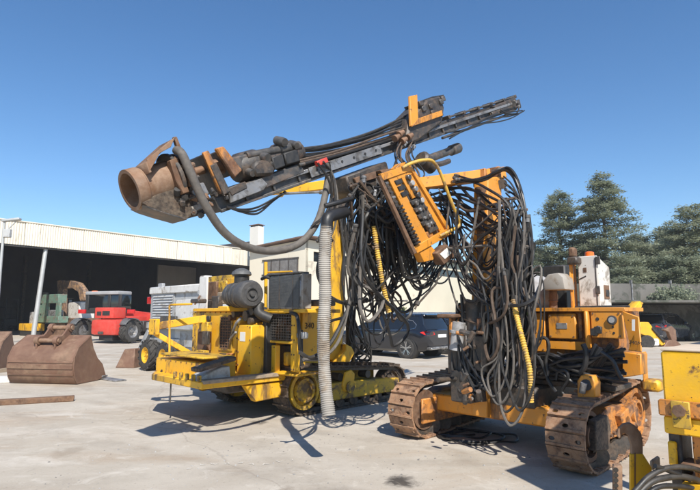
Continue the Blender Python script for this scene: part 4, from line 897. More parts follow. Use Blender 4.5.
# ============================================================ hoses of the rig
R = random.Random(5)
HM = ['rubber', 'rubber', 'rubber', 'rubber_dusty', 'rubber_dusty', 'rubber_grey', 'rubber_brown']
def jh(pts, r, mat=None, jit=3.0, jy=0.06, per=6, name='hydraulic_hose'):
    """hose through (px, py, y) sight points with its own small scatter"""
    ox, oy = R.uniform(-jit, jit), R.uniform(-jit, jit)
    q = []
    for e in pts:
        u, v = e[0] + ox + R.uniform(-jit, jit) * 0.6, e[1] + oy + R.uniform(-jit, jit) * 0.6
        q.append(P2(u, v, x=e[3] + R.uniform(-jy, jy)) if len(e) == 4 else P2(u, v, y=e[2] + R.uniform(-jy, jy)))
    r *= 0.86
    for v in q: v.z = max(v.z, r + 0.01)
    o = hose(rig2, q, r, mat or R.choice(HM), per, 6, name)
    for a, b in ((q[0], q[1]), (q[-1], q[-2])):
        if R.random() < 0.3:
            t_ = (b - a).normalized(); MB().lathe(a - t_ * 0.02, a + t_ * 0.07, [(0, 0), (r * 1.1, 0), (r * 1.6, 0.1), (r * 1.6, 0.35), (r * 1.25, 0.4), (r * 1.35, 1), (0, 1)], 8).build('coupling', R.choice(['steel_grey', 'steel_dark', 'steel_dark']), o)
    return o
# along the top of the feed
for k in range(7):
    jh([(296, 148 + k * 1.8, 1.25), (330, 143 + k * 2, 1.25), (372, 131 + k * 2.4, 1.25), (412, 112 + k * 4, 1.25), (436, 104 + k * 3, 1.28)], 0.016 + 0.008 * R.random(), R.choice(['rubber', 'rubber_dusty']), 1.0, 0.03)
for k in range(4): jh([(300, 160 + k * 2, 1.15), (340, 150 + k * 2, 1.15), (385, 134 + k * 3, 1.15), (408, 128 + k * 3, 1.15)], 0.018, R.choice(['rubber', 'rubber_brown']), 1.0, 0.03)
# under-feed loop near the lower end
for k in range(3): jh([(226, 206, 1.12), (240, 209 + k, 1.12), (256, 207 + 3 * k, 1.12), (272, 199 + k, 1.15), (284, 192, 1.2)], 0.014, 'rubber', 0.8, 0.02)
# big dust hose from the casing head sweeping below the feed
big = [P2(176, 150, y=1.08), P2(182, 154, y=1.0), P2(192, 176, y=0.98), P2(206, 206, y=1.0), P2(224, 232, y=1.05), P2(245, 246, y=1.1), P2(268, 251, y=1.15), P2(290, 248, y=1.2), P2(306, 238, y=1.2), P2(318, 220, y=1.2), P2(325, 196, y=1.2), P2(329, 172, y=1.2)]
hose(rig2, big, 0.043, 'rubber_grey', 8, 12, 'suction_hose')
for dx, dy in ((0, 0), (5, -3), (8, 4), (12, 0)):
    jh([(318 + dx, 162, 1.1), (322 + dx, 190 + dy, 1.1), (314 + dx, 214 + dy, 1.12), (300 + dx, 228 + dy, 1.15)] if dx == 12 else [(318 + dx, 162, 1.1), (330 + dx * .6, 178 + dy, 1.1), (332 + dx * .6, 200 + dy, 1.1), (326 + dx, 224 + dy, 1.12), (318 + dx, 240, 1.2)], 0.017, R.choice(['rubber_dusty', 'rubber_grey', 'rubber']), 1.5)
for k in range(9):
    a = R.uniform(396, 416); jh([(a, 136 + R.uniform(0, 10), 1.08), (a + R.uniform(-8, 2), 156, 1.0), (a + R.uniform(-6, 10), 174, 0.9), (a + R.uniform(-10, 14), 190, 0.85)], R.choice([0.014, 0.018, 0.024]), R.choice(['rubber', 'rubber_dusty', 'rubber_brown']), 2)
for k in range(2): jh([(500, 110 + 2 * k, 1.12), (508, 113 + 2 * k, 1.1), (517, 112 + k, 1.1), (518.5, 105, 1.12), (514, 101, 1.15)], 0.016, 'rubber', 0.5, 0.01)
# corrugated duct hanging down
dt = at(327, 416, 5.94); Ld = F2.L(dt)
top = F2.L(at(326.5, 232, 5.94))
ribbed(rig2, 'dust_duct', [F2.L(at(329, 416, 5.88)), F2.L(at(326.5, 396, 5.92)), F2.L(at(324, 365, 5.97)), F2.L(at(323.5, 330, 5.93)), F2.L(at(325.2, 296, 5.95)), F2.L(at(324.5, 262, 5.92)), F2.L(at(326.5, 226, 5.94))], 0.066, 'duct', 0.022, 0.006)
MB().tube(spline([F2.L(at(326.5, 230, 5.94)), F2.L(at(328, 218, 5.96)), F2.L(at(337, 214, 6.1)), F2.L(at(345, 212, 6.3))], 6), 0.072, 12).build('duct_elbow', 'rubber', rig2)
MB().bar(F2.L(at(343, 213, 6.2)), P2(356, 190, y=1.29), 0.05, 0.05).build('duct_hanger', 'grease', rig2, 0.01)
MB().tube(spline([F2.L(at(325, 206, 6.0)), F2.L(at(340, 202, 6.1)), F2.L(at(352, 198, 6.3))], 4), 0.03, 10).build('pipe_clamp', 'rubber', rig2)
# bundle A: tangled drop from the cradle, dense above, a few long loops below
def loopA(n, lows, lxs, dark):
    for k in range(n):
        y = R.uniform(0.85, 1.4); sx = R.uniform(356, 414); sy = R.uniform(174, 200); ly = R.uniform(*lows); lx = R.uniform(*lxs); ex = R.uniform(356, 424); ey = R.uniform(186, 235)
        m = R.uniform(0.3, 0.6); w = R.uniform(5, 20)
        jh([(sx, sy, y), (sx + (lx - w - sx) * m + R.uniform(-12, 8), sy + (ly - sy) * 0.4, y + R.uniform(-.1, .1)), (lx - w * 0.7, ly - R.uniform(12, 28), y), (lx, ly, y + R.uniform(-.08, .08)), (lx + w * 0.8, ly - R.uniform(10, 26), y), (ex + R.uniform(-8, 16), (ly + ey) / 2, y + R.uniform(-.1, .1)), (ex, ey, y)], R.choice([0.011, 0.014, 0.017, 0.02, 0.026]), R.choice(dark), 4)
DK = ['rubber', 'rubber', 'rubber', 'rubber_dusty', 'rubber_brown']
loopA(34, (222, 285), (356, 416), DK); loopA(14, (275, 318), (362, 402), DK); loopA(8, (315, 346), (372, 398), ['rubber_dusty', 'rubber_grey', 'rubber', 'rubber_brown'])
for k in range(6): # looping left towards the duct
    y = R.uniform(0.9, 1.4); b = R.uniform(0, 18); q = R.uniform(0.8, 1.25)
    jh([(362 + b, 182, y), (352 + b * .6 + R.uniform(-4, 4), 206 + b, y), (349 + b * .7 + R.uniform(-3, 8), 240 + b * q, y), (353 + b * .7, 268 + b * 2 * q, y), (364 + b * .6, 286 + b * 2 * q, y), (384 + R.uniform(-8, 8), 270 + b, y), (392 + R.uniform(-10, 14), 230, y), (392, 196, y)], R.choice([0.012, 0.015, 0.019, 0.024]), None, 5)
for k in range(16): # strays wandering through the tangle
    y = R.uniform(0.8, 1.35); p_ = [R.uniform(354, 376), R.uniform(188, 230)]; pts = []
    for _ in range(6): pts.append((p_[0], p_[1], y + R.uniform(-.12, .12))); p_ = [min(428, max(352, p_[0] + R.uniform(-14, 30))), min(300, max(184, p_[1] + R.uniform(-34, 38)))]
    jh(pts, R.choice([0.010, 0.013, 0.017]), R.choice(DK), 2)
for pts, r, mt in (([(330, 240, 1.1), (320, 258, 1.1), (318, 276, 1.1), (330, 297, 1.1), (352, 305, 1.1), (366, 300, 1.1)], 0.026, 'rubber_dusty'), ([(352, 300, 1.1), (344, 318, 1.05), (330, 344, 1.0), (312, 357, 1.0), (300, 352, 1.0)], 0.026, 'rubber_dusty'),
        ([(360, 250, 1.15), (350, 300, 1.05), (340, 340, 1.0), (322, 358, 0.95), (304, 360, 0.95)], 0.022, 'rubber_grey'), ([(318, 330, 1.0), (330, 322, 1.05), (344, 318, 1.1)], 0.022, 'rubber'),
        ([(348, 196, 1.3), (356, 176, 1.2), (366, 182, 1.1), (352, 212, 1.1), (344, 232, 1.1)], 0.02, 'rubber_grey')):
    jh(pts, r, mt, 0.6)
for k in range(11): # from under the panel to the right, hanging arcs
    y = R.uniform(0.6, 0.95); b = R.uniform(0, 1); g_ = R.uniform(-10, 22)
    jh([(398 + 20 * b, 215 + 20 * b, 1.05), (398 + 26 * b, 244 + 10 * b, y), (404 + 28 * b, 262 + 18 * b + g_, y), (420 + 24 * b, 268 + 12 * b + g_, y), (436 + 24 * b, 252 + g_ * .4, y), (444 + 20 * b, 232, y)], R.choice([0.011, 0.014, 0.02]), R.choice(['rubber', 'rubber', 'rubber_dusty']), 5)
ribbed(rig2, 'spiral_hose', [P2(374, 226, y=0.85), P2(377, 250, y=0.85), P2(383, 285, y=0.85), P2(389, 312, y=0.85)], 0.028, 'hose_yellow', 0.028, 0.007, 10)
# bundle B: from the panel across to the mast, sagging unevenly
X = 'x'
for k in range(16):
    b = R.random(); sag = R.choice([R.uniform(0, 25), R.uniform(15, 90)]); d0 = R.uniform(0.3, 0.8); d1 = R.uniform(0.0, 0.3); sh = R.uniform(-0.14, 0.14)
    sx, sy = 426 + 28 * b, 178 + 52 * R.random(); ex, ey = 500 + 22 * R.random(), 196 + 48 * R.random()
    pts = [(sx, sy, X, d0), (sx + (ex - sx) * (.26 + sh * .5), sy + (ey - sy) * .25 + sag * R.uniform(.45, .75) - 6, X, d0), (sx + (ex - sx) * (.54 + sh), (sy + ey) / 2 + sag * R.uniform(0.8, 1.05), X, (d0 + d1) / 2), (sx + (ex - sx) * (.82 + sh * .5), ey + sag * R.uniform(.3, .6), X, d1), (ex, ey, X, d1)]
    if R.random() < 0.6: pts += [(ex + R.uniform(-3, 9), ey + R.uniform(30, 60), X, d1), (ex + R.uniform(-14, 12), ey + R.uniform(85, 150), X, d1)]
    jh(pts, R.choice([0.010, 0.013, 0.017, 0.022, 0.026]), None, 5)
for k in range(7): # smooth upper arcs
    jh([(434 + R.uniform(-6, 6), 184 + 5 * k, X, 0.55), (462 + R.uniform(-6, 6), 180 + 6 * k + R.uniform(-5, 5), X, 0.35), (490 + R.uniform(-5, 5), 190 + 7 * k, X, 0.1), (512 + R.uniform(-4, 6), 208 + 6 * k, X, 0.1), (520 + R.uniform(-6, 6), 246, X, 0.12), (516 + R.uniform(-8, 8), 300, X, 0.15)], 0.022, 'rubber', 2)
for k in range(10): # free loops hanging below the arcs
    sx = R.uniform(436, 478); sy = R.uniform(196, 236); lx = R.uniform(456, 500); ly = R.uniform(250, 322); d = R.uniform(-.05, .4); w = R.uniform(6, 20)
    jh([(sx, sy, X, d), (sx + (lx - sx) * .2 - w * .4, (sy + ly) / 2, X, d), (lx - w * .6, ly - 12, X, d), (lx, ly, X, d), (lx + w, ly - R.uniform(8, 24), X, d), (lx + w * 1.2 + R.uniform(-6, 14), (ly + 215) / 2, X, d), (R.uniform(490, 522), R.uniform(200, 240), X, d)], R.choice([0.010, 0.012, 0.015, 0.02]), R.choice(['rubber', 'rubber_dusty', 'rubber_grey', 'rubber']), 3)
for k in range(6): # bulge to the right of the mast
    bx_ = R.uniform(524, 535)
    jh([(505, 178 + 5 * k, X, 0.2), (516, 190 + 5 * k, X, 0.2), (bx_, 230 + R.uniform(-10, 20), X, 0.2), (bx_ + R.uniform(-4, 3), 286 + R.uniform(-20, 20), X, 0.15), (R.uniform(516, 530), 340, X, 0.1), (R.uniform(508, 524), 380, X, 0.05)], R.choice([0.012, 0.016]), R.choice(['rubber', 'rubber_dusty']), 2)
for k in range(6): # over the top arm and down
    jh([(455, 176 + k, X, 0.25), (480, 182 - k, X, 0.25), (497, 173 - k * .6, X, 0.25), (508, 168 + k * .5, X, 0.25), (517, 182, X, 0.25), (525, 212, X, 0.22), (527 + k * .5, 260, X, 0.2), (530, 320, X, 0.2), (528, 366, X, 0.15)], 0.017, 'rubber', 1.2, 0.04)
# bundle C: long drop in front of the mast, gathered at a tie and flaring into loops
for k in range(38):
    sx = R.uniform(500, 527); sy = R.uniform(198, 262); lx = R.uniform(484, 532); ly = 366 + 42 * (1 - abs(lx - 509) / 27) * R.random() - 44 * R.random(); d = R.uniform(-0.12, 0.22); w = R.uniform(3, 16)
    tx = 511 + R.uniform(-11, 11)
    jh([(sx, sy, X, d), ((sx + tx) / 2 + R.uniform(-9, 9), (sy + 296) / 2, X, d), (tx, 296 + R.uniform(-16, 16), X, d), (lx - w * 0.7 + R.uniform(-4, 4), ly - R.uniform(22, 40), X, d), (lx, ly, X, d), (lx + w * 0.8, ly - R.uniform(14, 30), X, d), (lx + w * 0.5 + R.uniform(-8, 8), ly - 70, X, d + 0.03), (tx + R.uniform(-10, 10), 290, X, d + 0.05), (sx + R.uniform(-12, 10), sy + 30, X, d + 0.05)], R.choice([0.010, 0.012, 0.015, 0.019, 0.022]), R.choice(['rubber', 'rubber_dusty', 'rubber_grey', 'rubber_brown', 'rubber', 'rubber']), 3)
for k in range(9): # left bow of the bundle, sweeping in from the boom
    b = R.uniform(0, 22)
    jh([(444 + b, 206, X, 0.5), (450 + b, 246 + R.uniform(-10, 14), X, 0.4), (468 + b * .6, 282 + R.uniform(-12, 18), X, 0.1), (488 + b * .6, 294 + R.uniform(-14, 14), X, 0.05), (504, 268, X, 0.1), (510, 228, X, 0.15)], R.choice([0.011, 0.015]), R.choice(['rubber_dusty', 'rubber_grey', 'rubber']), 5)
for r_, (ax, ay), mt in ((0.018, (512, 425), 'rubber_grey'), (0.016, (508, 412), 'rubber_dusty'), (0.016, (500, 404), 'rubber_grey'), (0.018, (520, 410), 'rubber_dusty'), (0.014, (494, 396), 'rubber_grey')):
    jh([(507, 270, X, -0.1), (500, 350, X, -0.14), (ax - 13, ay - 26, X, -0.16), (ax - 2, ay, X, -0.18), (ax + 11, ay - 18, X, -0.16), (ax + 13, ay - 60, X, -0.14), (ax + 4, ay - 130, X, -0.08)], r_, mt, 1.0, 0.02)
jh([(462, 318, X, 0.15), (480, 324, X, 0.0), (500, 318, X, -0.15), (508, 300, X, -0.15), (504, 270, X, -0.1)], 0.02, 'rubber_brown', 0.5)
jh([(506, 305, X, -0.16), (522, 305, X, -0.16), (534, 298, X, -0.1), (540, 286, X, 0.3)], 0.024, 'rubber', 0.5)
ribbed(rig2, 'spiral_hose', [P2(513, 300, x=-0.1), P2(519, 326, x=-0.17), P2(524, 345, x=-0.18), P2(530, 372, x=-0.18), P2(531, 402, x=-0.12)], 0.026, 'hose_yellow', 0.028, 0.006, 10)
# bundle D: heap of hoses lying in the tray across the front of the body
def tray(px, py, x): return P2(px, py, x=x)
for k in range(60):
    x = XB - R.uniform(0.05, 0.4); y0 = R.uniform(352, 380); y1 = R.uniform(346, 384); a = R.uniform(532, 560); b = R.uniform(588, 628)
    q = [tray(a, y0, x), tray(a + (b - a) * .3, y0 * .6 + y1 * .4 + R.uniform(-7, 8), x - 0.03), tray(a + (b - a) * .65, y0 * .3 + y1 * .7 + R.uniform(-7, 8), x), tray(b, y1, x + 0.04)]
    hose(rig2, q, R.choice([0.013, 0.016, 0.02]), R.choice(['rubber', 'rubber', 'rubber_dusty', 'black']), 6, 6)
for k in range(9): # cut ends fanning up on the right
    x = XB - 0.3; a = tray(585 + k * 1.5, 372, x); b = tray(596 + k * 2.2, 350 - R.uniform(0, 6), x - 0.05); hose(rig2, [a, a.lerp(b, 0.5) + Vector((0, 0, 0.01)), b], 0.02, R.choice(['rubber_dusty', 'rubber_grey', 'rubber']), 4, 8)
for pts, r in (([(536, 340), (545, 338), (549, 346), (546, 360), (548, 376)], 0.02), ([(583, 344), (586, 352), (585, 366), (580, 374)], 0.03), ([(556, 380), (558, 372), (566, 371), (568, 380), (562, 392), (575, 400)], 0.02), ([(530, 352), (540, 360), (548, 380), (556, 392)], 0.022), ([(601, 352), (612, 360), (618, 372), (622, 380)], 0.022)):
    hose(rig2, [tray(a, b, XB - 0.42) for a, b in pts], r, R.choice(['rubber', 'rubber_dusty']), 6, 8)
for k in range(22):
    a = R.uniform(456, 500); b = R.uniform(456, 512)
    jh([(a, R.uniform(290, 330), 'x', 0.2), (a - R.uniform(0, 8), R.uniform(335, 365), 'x', 0.1), ((a + b) / 2, R.uniform(372, 396), 'x', 0.05), (b, R.uniform(350, 385), 'x', 0.1), (b + 4, R.uniform(310, 340), 'x', 0.2)], R.choice([0.014, 0.018, 0.024]), R.choice(['rubber', 'black', 'rubber_dusty']), 3)
# loops lying on the ground under the mast
for k in range(4):
    a0 = gnd(455 + 8 * k, 432 + 2 * k, 0.02); pts = []
    for i in range(9):
        a = 2 * PI * i / 9 + k; pts.append(F2.L((a0.x + (0.32 + 0.06 * k) * math.cos(a), a0.y + (0.2 + 0.05 * k) * math.sin(a), 0.017 + 0.03 * (i % 2) * (k % 2))))
    hose(rig2, pts, 0.014, 'rubber', 6, 6)
# ============================================================ the lemon yellow drill rig on the left
F1 = Frame((-1.61, 9.55), 45.0); P1 = F1
rig1 = fthing('drill_rig', 'lemon yellow tracked drill rig with black air filter, radiator and tail platform', 'drill rig', F1)
sh1 = [shoe_mesh(0.15, 0.4, 'track_mud', None, 0.04)]
C0, R0, C1, R1 = (0.12, 0.40), 0.38, (2.36, 0.33), 0.31
for yc, sg in ((-0.95, -1), (0.95, 1)):
    track(rig1, C0, R0, C1, R1, yc, 0.40, sh1, 0.15, 0.06)
    y_o = yc + sg * 0.17
    fo = MB().prism([(0.42, y_o, 0.16), (2.3, y_o, 0.16), (2.52, y_o, 0.26), (2.52, y_o, 0.40), (2.2, y_o, 0.42), (1.0, y_o, 0.46), (0.5, y_o, 0.44)], (0, -sg * 0.3, 0)).build('track_frame', 'lemon_worn', rig1, 0.015)
    wheel_disc(rig1, 'drive_sprocket', 'lemon_worn', C0, 0.31, yc + sg * 0.20, yc - sg * 0.12, 10, 0.5, 16)
    wheel_disc(rig1, 'idler_wheel', 'track_mud', C1, 0.25, yc + sg * 0.12, yc - sg * 0.12, 6, 0.3)
    MB().prism([(0.95, y_o + sg * 0.03, 0.40), (1.02, y_o + sg * 0.03, 0.62), (1.16, y_o + sg * 0.03, 0.66), (1.26, y_o + sg * 0.03, 0.58), (1.22, y_o + sg * 0.03, 0.30), (1.0, y_o + sg * 0.03, 0.28)], (0, -sg * 0.05, 0)).build('pivot_lug', 'lemon', fo, 0.012)
    MB().cyl((1.12, y_o + sg * 0.06, 0.36), (1.12, y_o - sg * 0.02, 0.36), 0.1, n=16).build('pivot_pin', 'lemon_worn', fo)
    for k in range(5): MB().lathe((0.62 + 0.33 * k, yc - 0.14, 0.135), (0.62 + 0.33 * k, yc + 0.14, 0.135), [(0, 0), (0.10, 0), (0.10, 0.15), (0.075, 0.2), (0.075, 0.8), (0.10, 0.85), (0.10, 1), (0, 1)], 14).build('roller', 'track_mud', fo)
    for k in range(2): MB().cyl((1.0 + 0.7 * k, yc - 0.1, 0.53), (1.0 + 0.7 * k, yc + 0.1, 0.53), 0.07).build('carrier_roller', 'grease', fo)
MB().box((0.3, -0.75, 0.36), (2.2, 0.75, 0.66)).build('chassis', 'lemon_worn', rig1, 0.02)
# --- tail platform (z about 0.6 - 0.72)
zp = 0.70
cA = P1(191, 384, z=zp - 0.1); cB = P1(137, 371, z=zp - 0.1)
xt, yr, ylp = -1.70, -1.02, 0.95
plat = MB().prism([(xt, yr, zp - 0.12), (xt, 0.55, zp - 0.12), (xt + 0.25, ylp, zp - 0.12), (0.2, ylp, zp - 0.12), (0.2, yr, zp - 0.12)], (0, 0, 0.10)).build('platform', 'lemon', rig1, 0.01)
MB().box((xt + 0.02, yr - 0.03, zp - 0.05), (-0.35, yr + 0.16, zp + 0.006)).build('platform_step', 'wood', rig1, 0.01)
MB().prism([(-0.95, yr + 0.03, zp - 0.14), (0.15, yr + 0.03, zp - 0.14), (0.15, yr + 0.03, zp - 0.36), (-0.75, yr + 0.03, zp - 0.40)], (0, 0.12, 0)).build('chassis_beam', 'lemon', rig1, 0.012)
MB().prism([(-0.95, 0.6, zp - 0.14), (0.15, 0.6, zp - 0.14), (0.15, 0.6, zp - 0.36), (-0.75, 0.6, zp - 0.40)], (0, 0.12, 0)).build('chassis_beam', 'lemon', rig1, 0.012)
MB().box((-1.15, -0.8, zp - 0.26), (0.2, 0.7, zp - 0.13)).build('underframe', 'grease', rig1, 0.02)
for (px, py) in ((171, 381), ):
    c = P1(px, py, x=xt + 0.05); MB().cyl((c.x, c.y, zp - 0.1), (c.x, c.y, zp - 0.42), 0.012, n=6).build('drain_pipe', 'steel_dark', rig1)
for k in range(5):
    c = P1(174 + 6 * k, 379 + 1.5 * k, x=xt - 0.01); MB().box((xt - 0.02, c.y - 0.025, zp - 0.02), (xt + 0.03, c.y + 0.025, zp + 0.07)).build('platform_clip', 'lemon_worn', rig1, 0.006)
def x1(n, mat, px0, py0, px1, py1, x, dep, bev=0.01, par=None):
    b = P1.xbox(px0, py0, px1, py1, x, dep); o = bx(par or rig1, n, mat, b, bev)
    return bolted(o, b, 0.013) if mat == 'lemon' and par is None else o
def y1(n, mat, px0, py0, px1, py1, y, dep, bev=0.01, par=None): return bx(par or rig1, n, mat, P1.ybox(px0, py0, px1, py1, y, dep), bev)
# tool box at the tail's left
tb = x1('tool_box', 'lemon', 156, 357, 204, 381, xt + 0.22, 0.55, 0.02)
x1('box_lid', 'lemon_worn', 160, 354.5, 203, 357.5, xt + 0.18, 0.55, 0.01, tb)
c = P1(162, 371, x=xt + 0.22); MB().cyl(c + Vector((-0.012, 0, 0)), c, 0.025, n=10).build('plug', 'black', tb)
# A-shaped tow arms
XA = -1.25
for (a, b, w, h) in (((151, 327, -1.5), (206, 318.5, -0.65), 0.07, 0.13), ((155, 333, -1.5), (194, 356, -0.9), 0.06, 0.09), ((193, 356, -0.9), (205, 355.5, -0.8), 0.06, 0.09)):
    MB().bar(P1(a[0], a[1], x=a[2]), P1(b[0], b[1], x=b[2]), w, h).build('tow_arm', 'lemon', rig1, 0.01)
x1('arm_head', 'lemon', 149, 319, 155, 335, -1.55, 0.08, 0.008)
MB().tube([P1(169.5, 354, x=-1.3), P1(169.5, 306, x=-1.3), P1(171, 304.8, x=-1.3), P1(192, 304, x=-1.1)], 0.018, 8).build('hand_rail', 'lemon', rig1)
c = P1(168, 320, x=-1.3)
x1('arm_bracket', 'lemon_worn', 199, 322, 207, 332, -0.72, 0.1); x1('arm_bracket', 'lemon_worn', 195, 350, 203, 360, -0.86, 0.12)
x1('hook', 'grease', 202, 331, 207, 345, -0.78, 0.06)
# engine hood with the grille
XHd = -0.5
hood = x1('engine_hood', 'lemon', 195, 311, 237, 366, XHd, 1.7, 0.03)
x1('hood_top', 'lemon', 193, 308.5, 238, 311.5, XHd - 0.04, 1.7, 0.01)
gl, gh = P1.xbox(219.5, 315, 231.5, 351, XHd - 0.02, 0.02)
gf = MB()
for lo, hi in (((gl[0], gl[1], gl[2]), (gh[0], gh[1], gl[2] + 0.03)), ((gl[0], gl[1], gh[2] - 0.03), (gh[0], gh[1], gh[2])), ((gl[0], gl[1], gl[2] + 0.03), (gh[0], gl[1] + 0.03, gh[2] - 0.03)), ((gl[0], gh[1] - 0.03, gl[2] + 0.03), (gh[0], gh[1], gh[2] - 0.03))): gf.box(lo, hi)
gfo = gf.build('grille_frame', 'lemon_worn', hood)
MB().box((gl[0] + 0.012, gl[1], gl[2]), (gl[0] + 0.016, gh[1], gh[2])).build('grille_back', 'black', gfo)
n = 12
for k in range(n):
    z = gl[2] + 0.04 + (gh[2] - gl[2] - 0.08) * k / (n - 1); MB().box((gl[0] - 0.002, gl[1] + 0.03, z - 0.008), (gl[0] + 0.01, gh[1] - 0.03, z + 0.008)).build('grille_bar', 'rust', gfo)
for k in range(5):
    y = gl[1] + 0.05 + (gh[1] - gl[1] - 0.1) * k / 4; MB().box((gl[0] - 0.006, y - 0.006, gl[2] + 0.03), (gl[0] - 0.003, y + 0.006, gh[2] - 0.03)).build('grille_bar', 'rust', gfo)
for (a, b, c_, d, mt) in ((219, 353, 226, 358, 'grease'), (226, 353, 232, 361, 'orange_worn'), (206, 316, 209, 321, 'black'), (222, 360, 233, 365, 'grease')): x1('latch', mt, a, b, c_, d, XHd - 0.05, 0.05)
# machinery seen left of the hood (frame with pipe)
x1('side_frame', 'lemon', 193, 312, 201, 352, XHd + 0.3, 0.2); x1('pump', 'rust', 197, 328, 207, 352, XHd - 0.1, 0.1, 0.03)
# near cabinet pair (label)
XC = -0.70
cab1 = x1('side_cabinet', 'lemon', 238, 325, 250, 381, XC, 0.30, 0.012)
x1('label', 'paper', 240, 332, 245, 341.5, XC - 0.004, 0.003, 0.001, cab1)
x1('gap_plate', 'black', 262.3, 318, 265.5, 377, XC + 0.25, 0.2)
for (px, py, r, mt) in ((252, 316, 0.09, 'grease'), (240, 314, 0.06, 'grease'), (258, 311, 0.07, 'black'), (246, 321, 0.05, 'lemon_worn'), (256, 321, 0.06, 'grease'), (236, 318, 0.05, 'rust')):
    c = P1(px, py, x=XC + 0.2); MB().lathe(c + Vector((-0.12, 0.03, 0)), c + Vector((0.15, 0, 0.02)), [(0, 0), (r, 0), (r, 0.4), (r * 0.7, 0.45), (r * 0.7, 1), (0, 1)], 12).build('pipe_fitting', mt, rig1)
MB().tube(spline([P1(229, 348, x=-0.62), P1(231, 338, x=-0.72), P1(236, 324, x=-0.8), P1(241, 318, x=-0.7)], 5), 0.022, 8).build('bent_pipe', 'steel_grey', rig1)
MB().bar(P1(230, 340, x=-0.72), P1(236, 332, x=-0.78), 0.04, 0.04).build('latch_handle', 'steel_grey', rig1, 0.008)
# mesh cage below the radiator
XM = -0.36
cg = MB(); lo, hi = P1.xbox(266.5, 314.5, 291, 340, XM, 0.02)
for k in range(11): y = lo[1] + (hi[1] - lo[1]) * k / 10; cg.box((XM, y - 0.005, lo[2]), (XM + 0.008, y + 0.005, hi[2]))
for k in range(10): z = lo[2] + (hi[2] - lo[2]) * k / 9; cg.box((XM - 0.006, lo[1], z - 0.005), (XM - 0.001, hi[1], z + 0.005))
cg.build('mesh_guard', 'steel_dark', rig1, 0, False)
MB().box((XM + 0.25, -0.92, lo[2] - 0.1), (XM + 0.9, hi[1] + 0.3, hi[2] + 0.02)).build('engine_block', 'grease', rig1, 0.03)
for k in range(5):
    c = P1(270 + 4.6 * k, 327 + rnd(8), x=XM + 0.15); MB().cyl(c, c + Vector((0.2, rnd(0.1), rnd(0.1))), 0.05, n=10).build('engine_part', random.choice(['lemon_worn', 'rust', 'grease', 'steel_grey']), rig1)
for (n_, px0, py0, px1, py1, dx, dp) in (('frame_post', 263.5, 312, 266.5, 378, 0, 0.08), ('frame_post', 291, 309, 295, 372, 0.0, 0.1), ('frame_rail', 263, 340, 295, 344.5, -0.012, 0.1), ('frame_rail', 261, 309.5, 305, 313, -0.05, 0.75)):
    x1(n_, 'lemon', px0, py0, px1, py1, XM + dx, dp, 0.01)
x1('lower_panel', 'lemon', 266.8, 344.8, 275, 375, XM + 0.02, 0.1); x1('battery_bay', 'grease', 275.5, 345, 290.5, 371, XM + 0.3, 0.3)
x1('bay_pipe', 'lemon_worn', 283, 352, 287, 366, XM + 0.2, 0.1, 0.02)
x1('bay_floor', 'lemon', 266, 371, 295, 377, XM - 0.02, 0.5)
# radiator on top
XR = -0.42
lo, hi = P1.xbox(268.5, 276, 300.5, 309, XR, 0.12)
rad = MB().box(lo, hi).build('radiator', 'steel_grey', rig1, 0.012)
rc = MB(); n = 26
for k in range(n):
    z = lo[2] + 0.03 + (hi[2] - lo[2] - 0.06) * k / (n - 1); rc.box((XR - 0.014, lo[1] + 0.03, z - 0.006), (XR - 0.002, hi[1] - 0.03, z + 0.006))
rc.build('radiator_fins', 'radiator', rad, 0, False)
MB().box((XR - 0.006, lo[1] + 0.025, lo[2] + 0.025), (XR - 0.001, hi[1] - 0.025, hi[2] - 0.025)).build('radiator_core', 'radiator', rad, 0, False)
for k in (0.22, 0.62): y = lo[1] + (hi[1] - lo[1]) * k; MB().box((XR - 0.018, y - 0.008, lo[2]), (XR - 0.0145, y + 0.008, hi[2])).build('fin_strip', 'steel_dark', rad)
MB().box((XR - 0.03, lo[1] - 0.01, hi[2] + 0.001), (XR + 0.16, hi[1] + 0.02, hi[2] + 0.03)).build('radiator_cap', 'steel_dark', rad, 0.006)
MB().box((XR, lo[1] - 0.05, lo[2]), (XR + 0.18, lo[1] - 0.003, hi[2])).build('side_tank', 'duct', rad, 0.01)
MB().tube([P1(266, 312, x=XR + 0.1), P1(265.8, 262, x=XR + 0.1)], 0.03, 8).build('lifting_post', 'lemon', rig1)
MB().tube([P1(266, 272.5, x=XR + 0.15), P1(292, 271.5, x=XR + 0.2)], 0.015, 8).build('lifting_rail', 'lemon', rig1)
MB().tube(spline([P1(262, 279, x=XR), P1(266, 277, x=XR - 0.03), P1(270, 278, x=XR)], 4), 0.03, 8).build('coolant_pipe', 'black', rig1)
# air filter drum lying across
fc0 = P1(224.5, 296, x=-0.05); fc1 = P1(254, 294, x=-0.68)
ax = Vector((-0.12, -0.99, 0.0)).normalized(); c1 = P1(253, 294, x=-0.7); c0 = c1 - ax * 0.78
flt = MB().lathe(c0, c1, [(0, 0), (0.16, 0), (0.19, 0.03), (0.205, 0.1), (0.205, 0.2), (0.195, 0.215), (0.195, 0.24), (0.205, 0.25), (0.21, 0.42), (0.198, 0.44), (0.198, 0.48), (0.21, 0.5), (0.21, 0.66), (0.2, 0.68), (0.2, 0.71), (0.225, 0.73), (0.225, 0.9), (0.21, 0.94), (0.19, 0.965), (0.12, 0.97), (0.11, 0.99), (0.09, 0.99), (0.085, 0.96), (0.05, 0.95), (0.04, 1.0), (0, 1.0)], 36).build('air_filter', 'filter_black', rig1)
for t_ in (0.32, 0.58): c = c0.lerp(c1, t_); MB().pipe(c - ax * 0.02, c + ax * 0.02, 0.218, 0.204, 32).build('filter_strap', 'steel_dark', flt)
MB().cyl((c0 + c1) / 2 + Vector((0.05, 0.1, 0.12)), (c0 + c1) / 2 + Vector((0.05, 0.1, 0.32)), 0.12, n=20).build('intake_neck', 'black', flt)
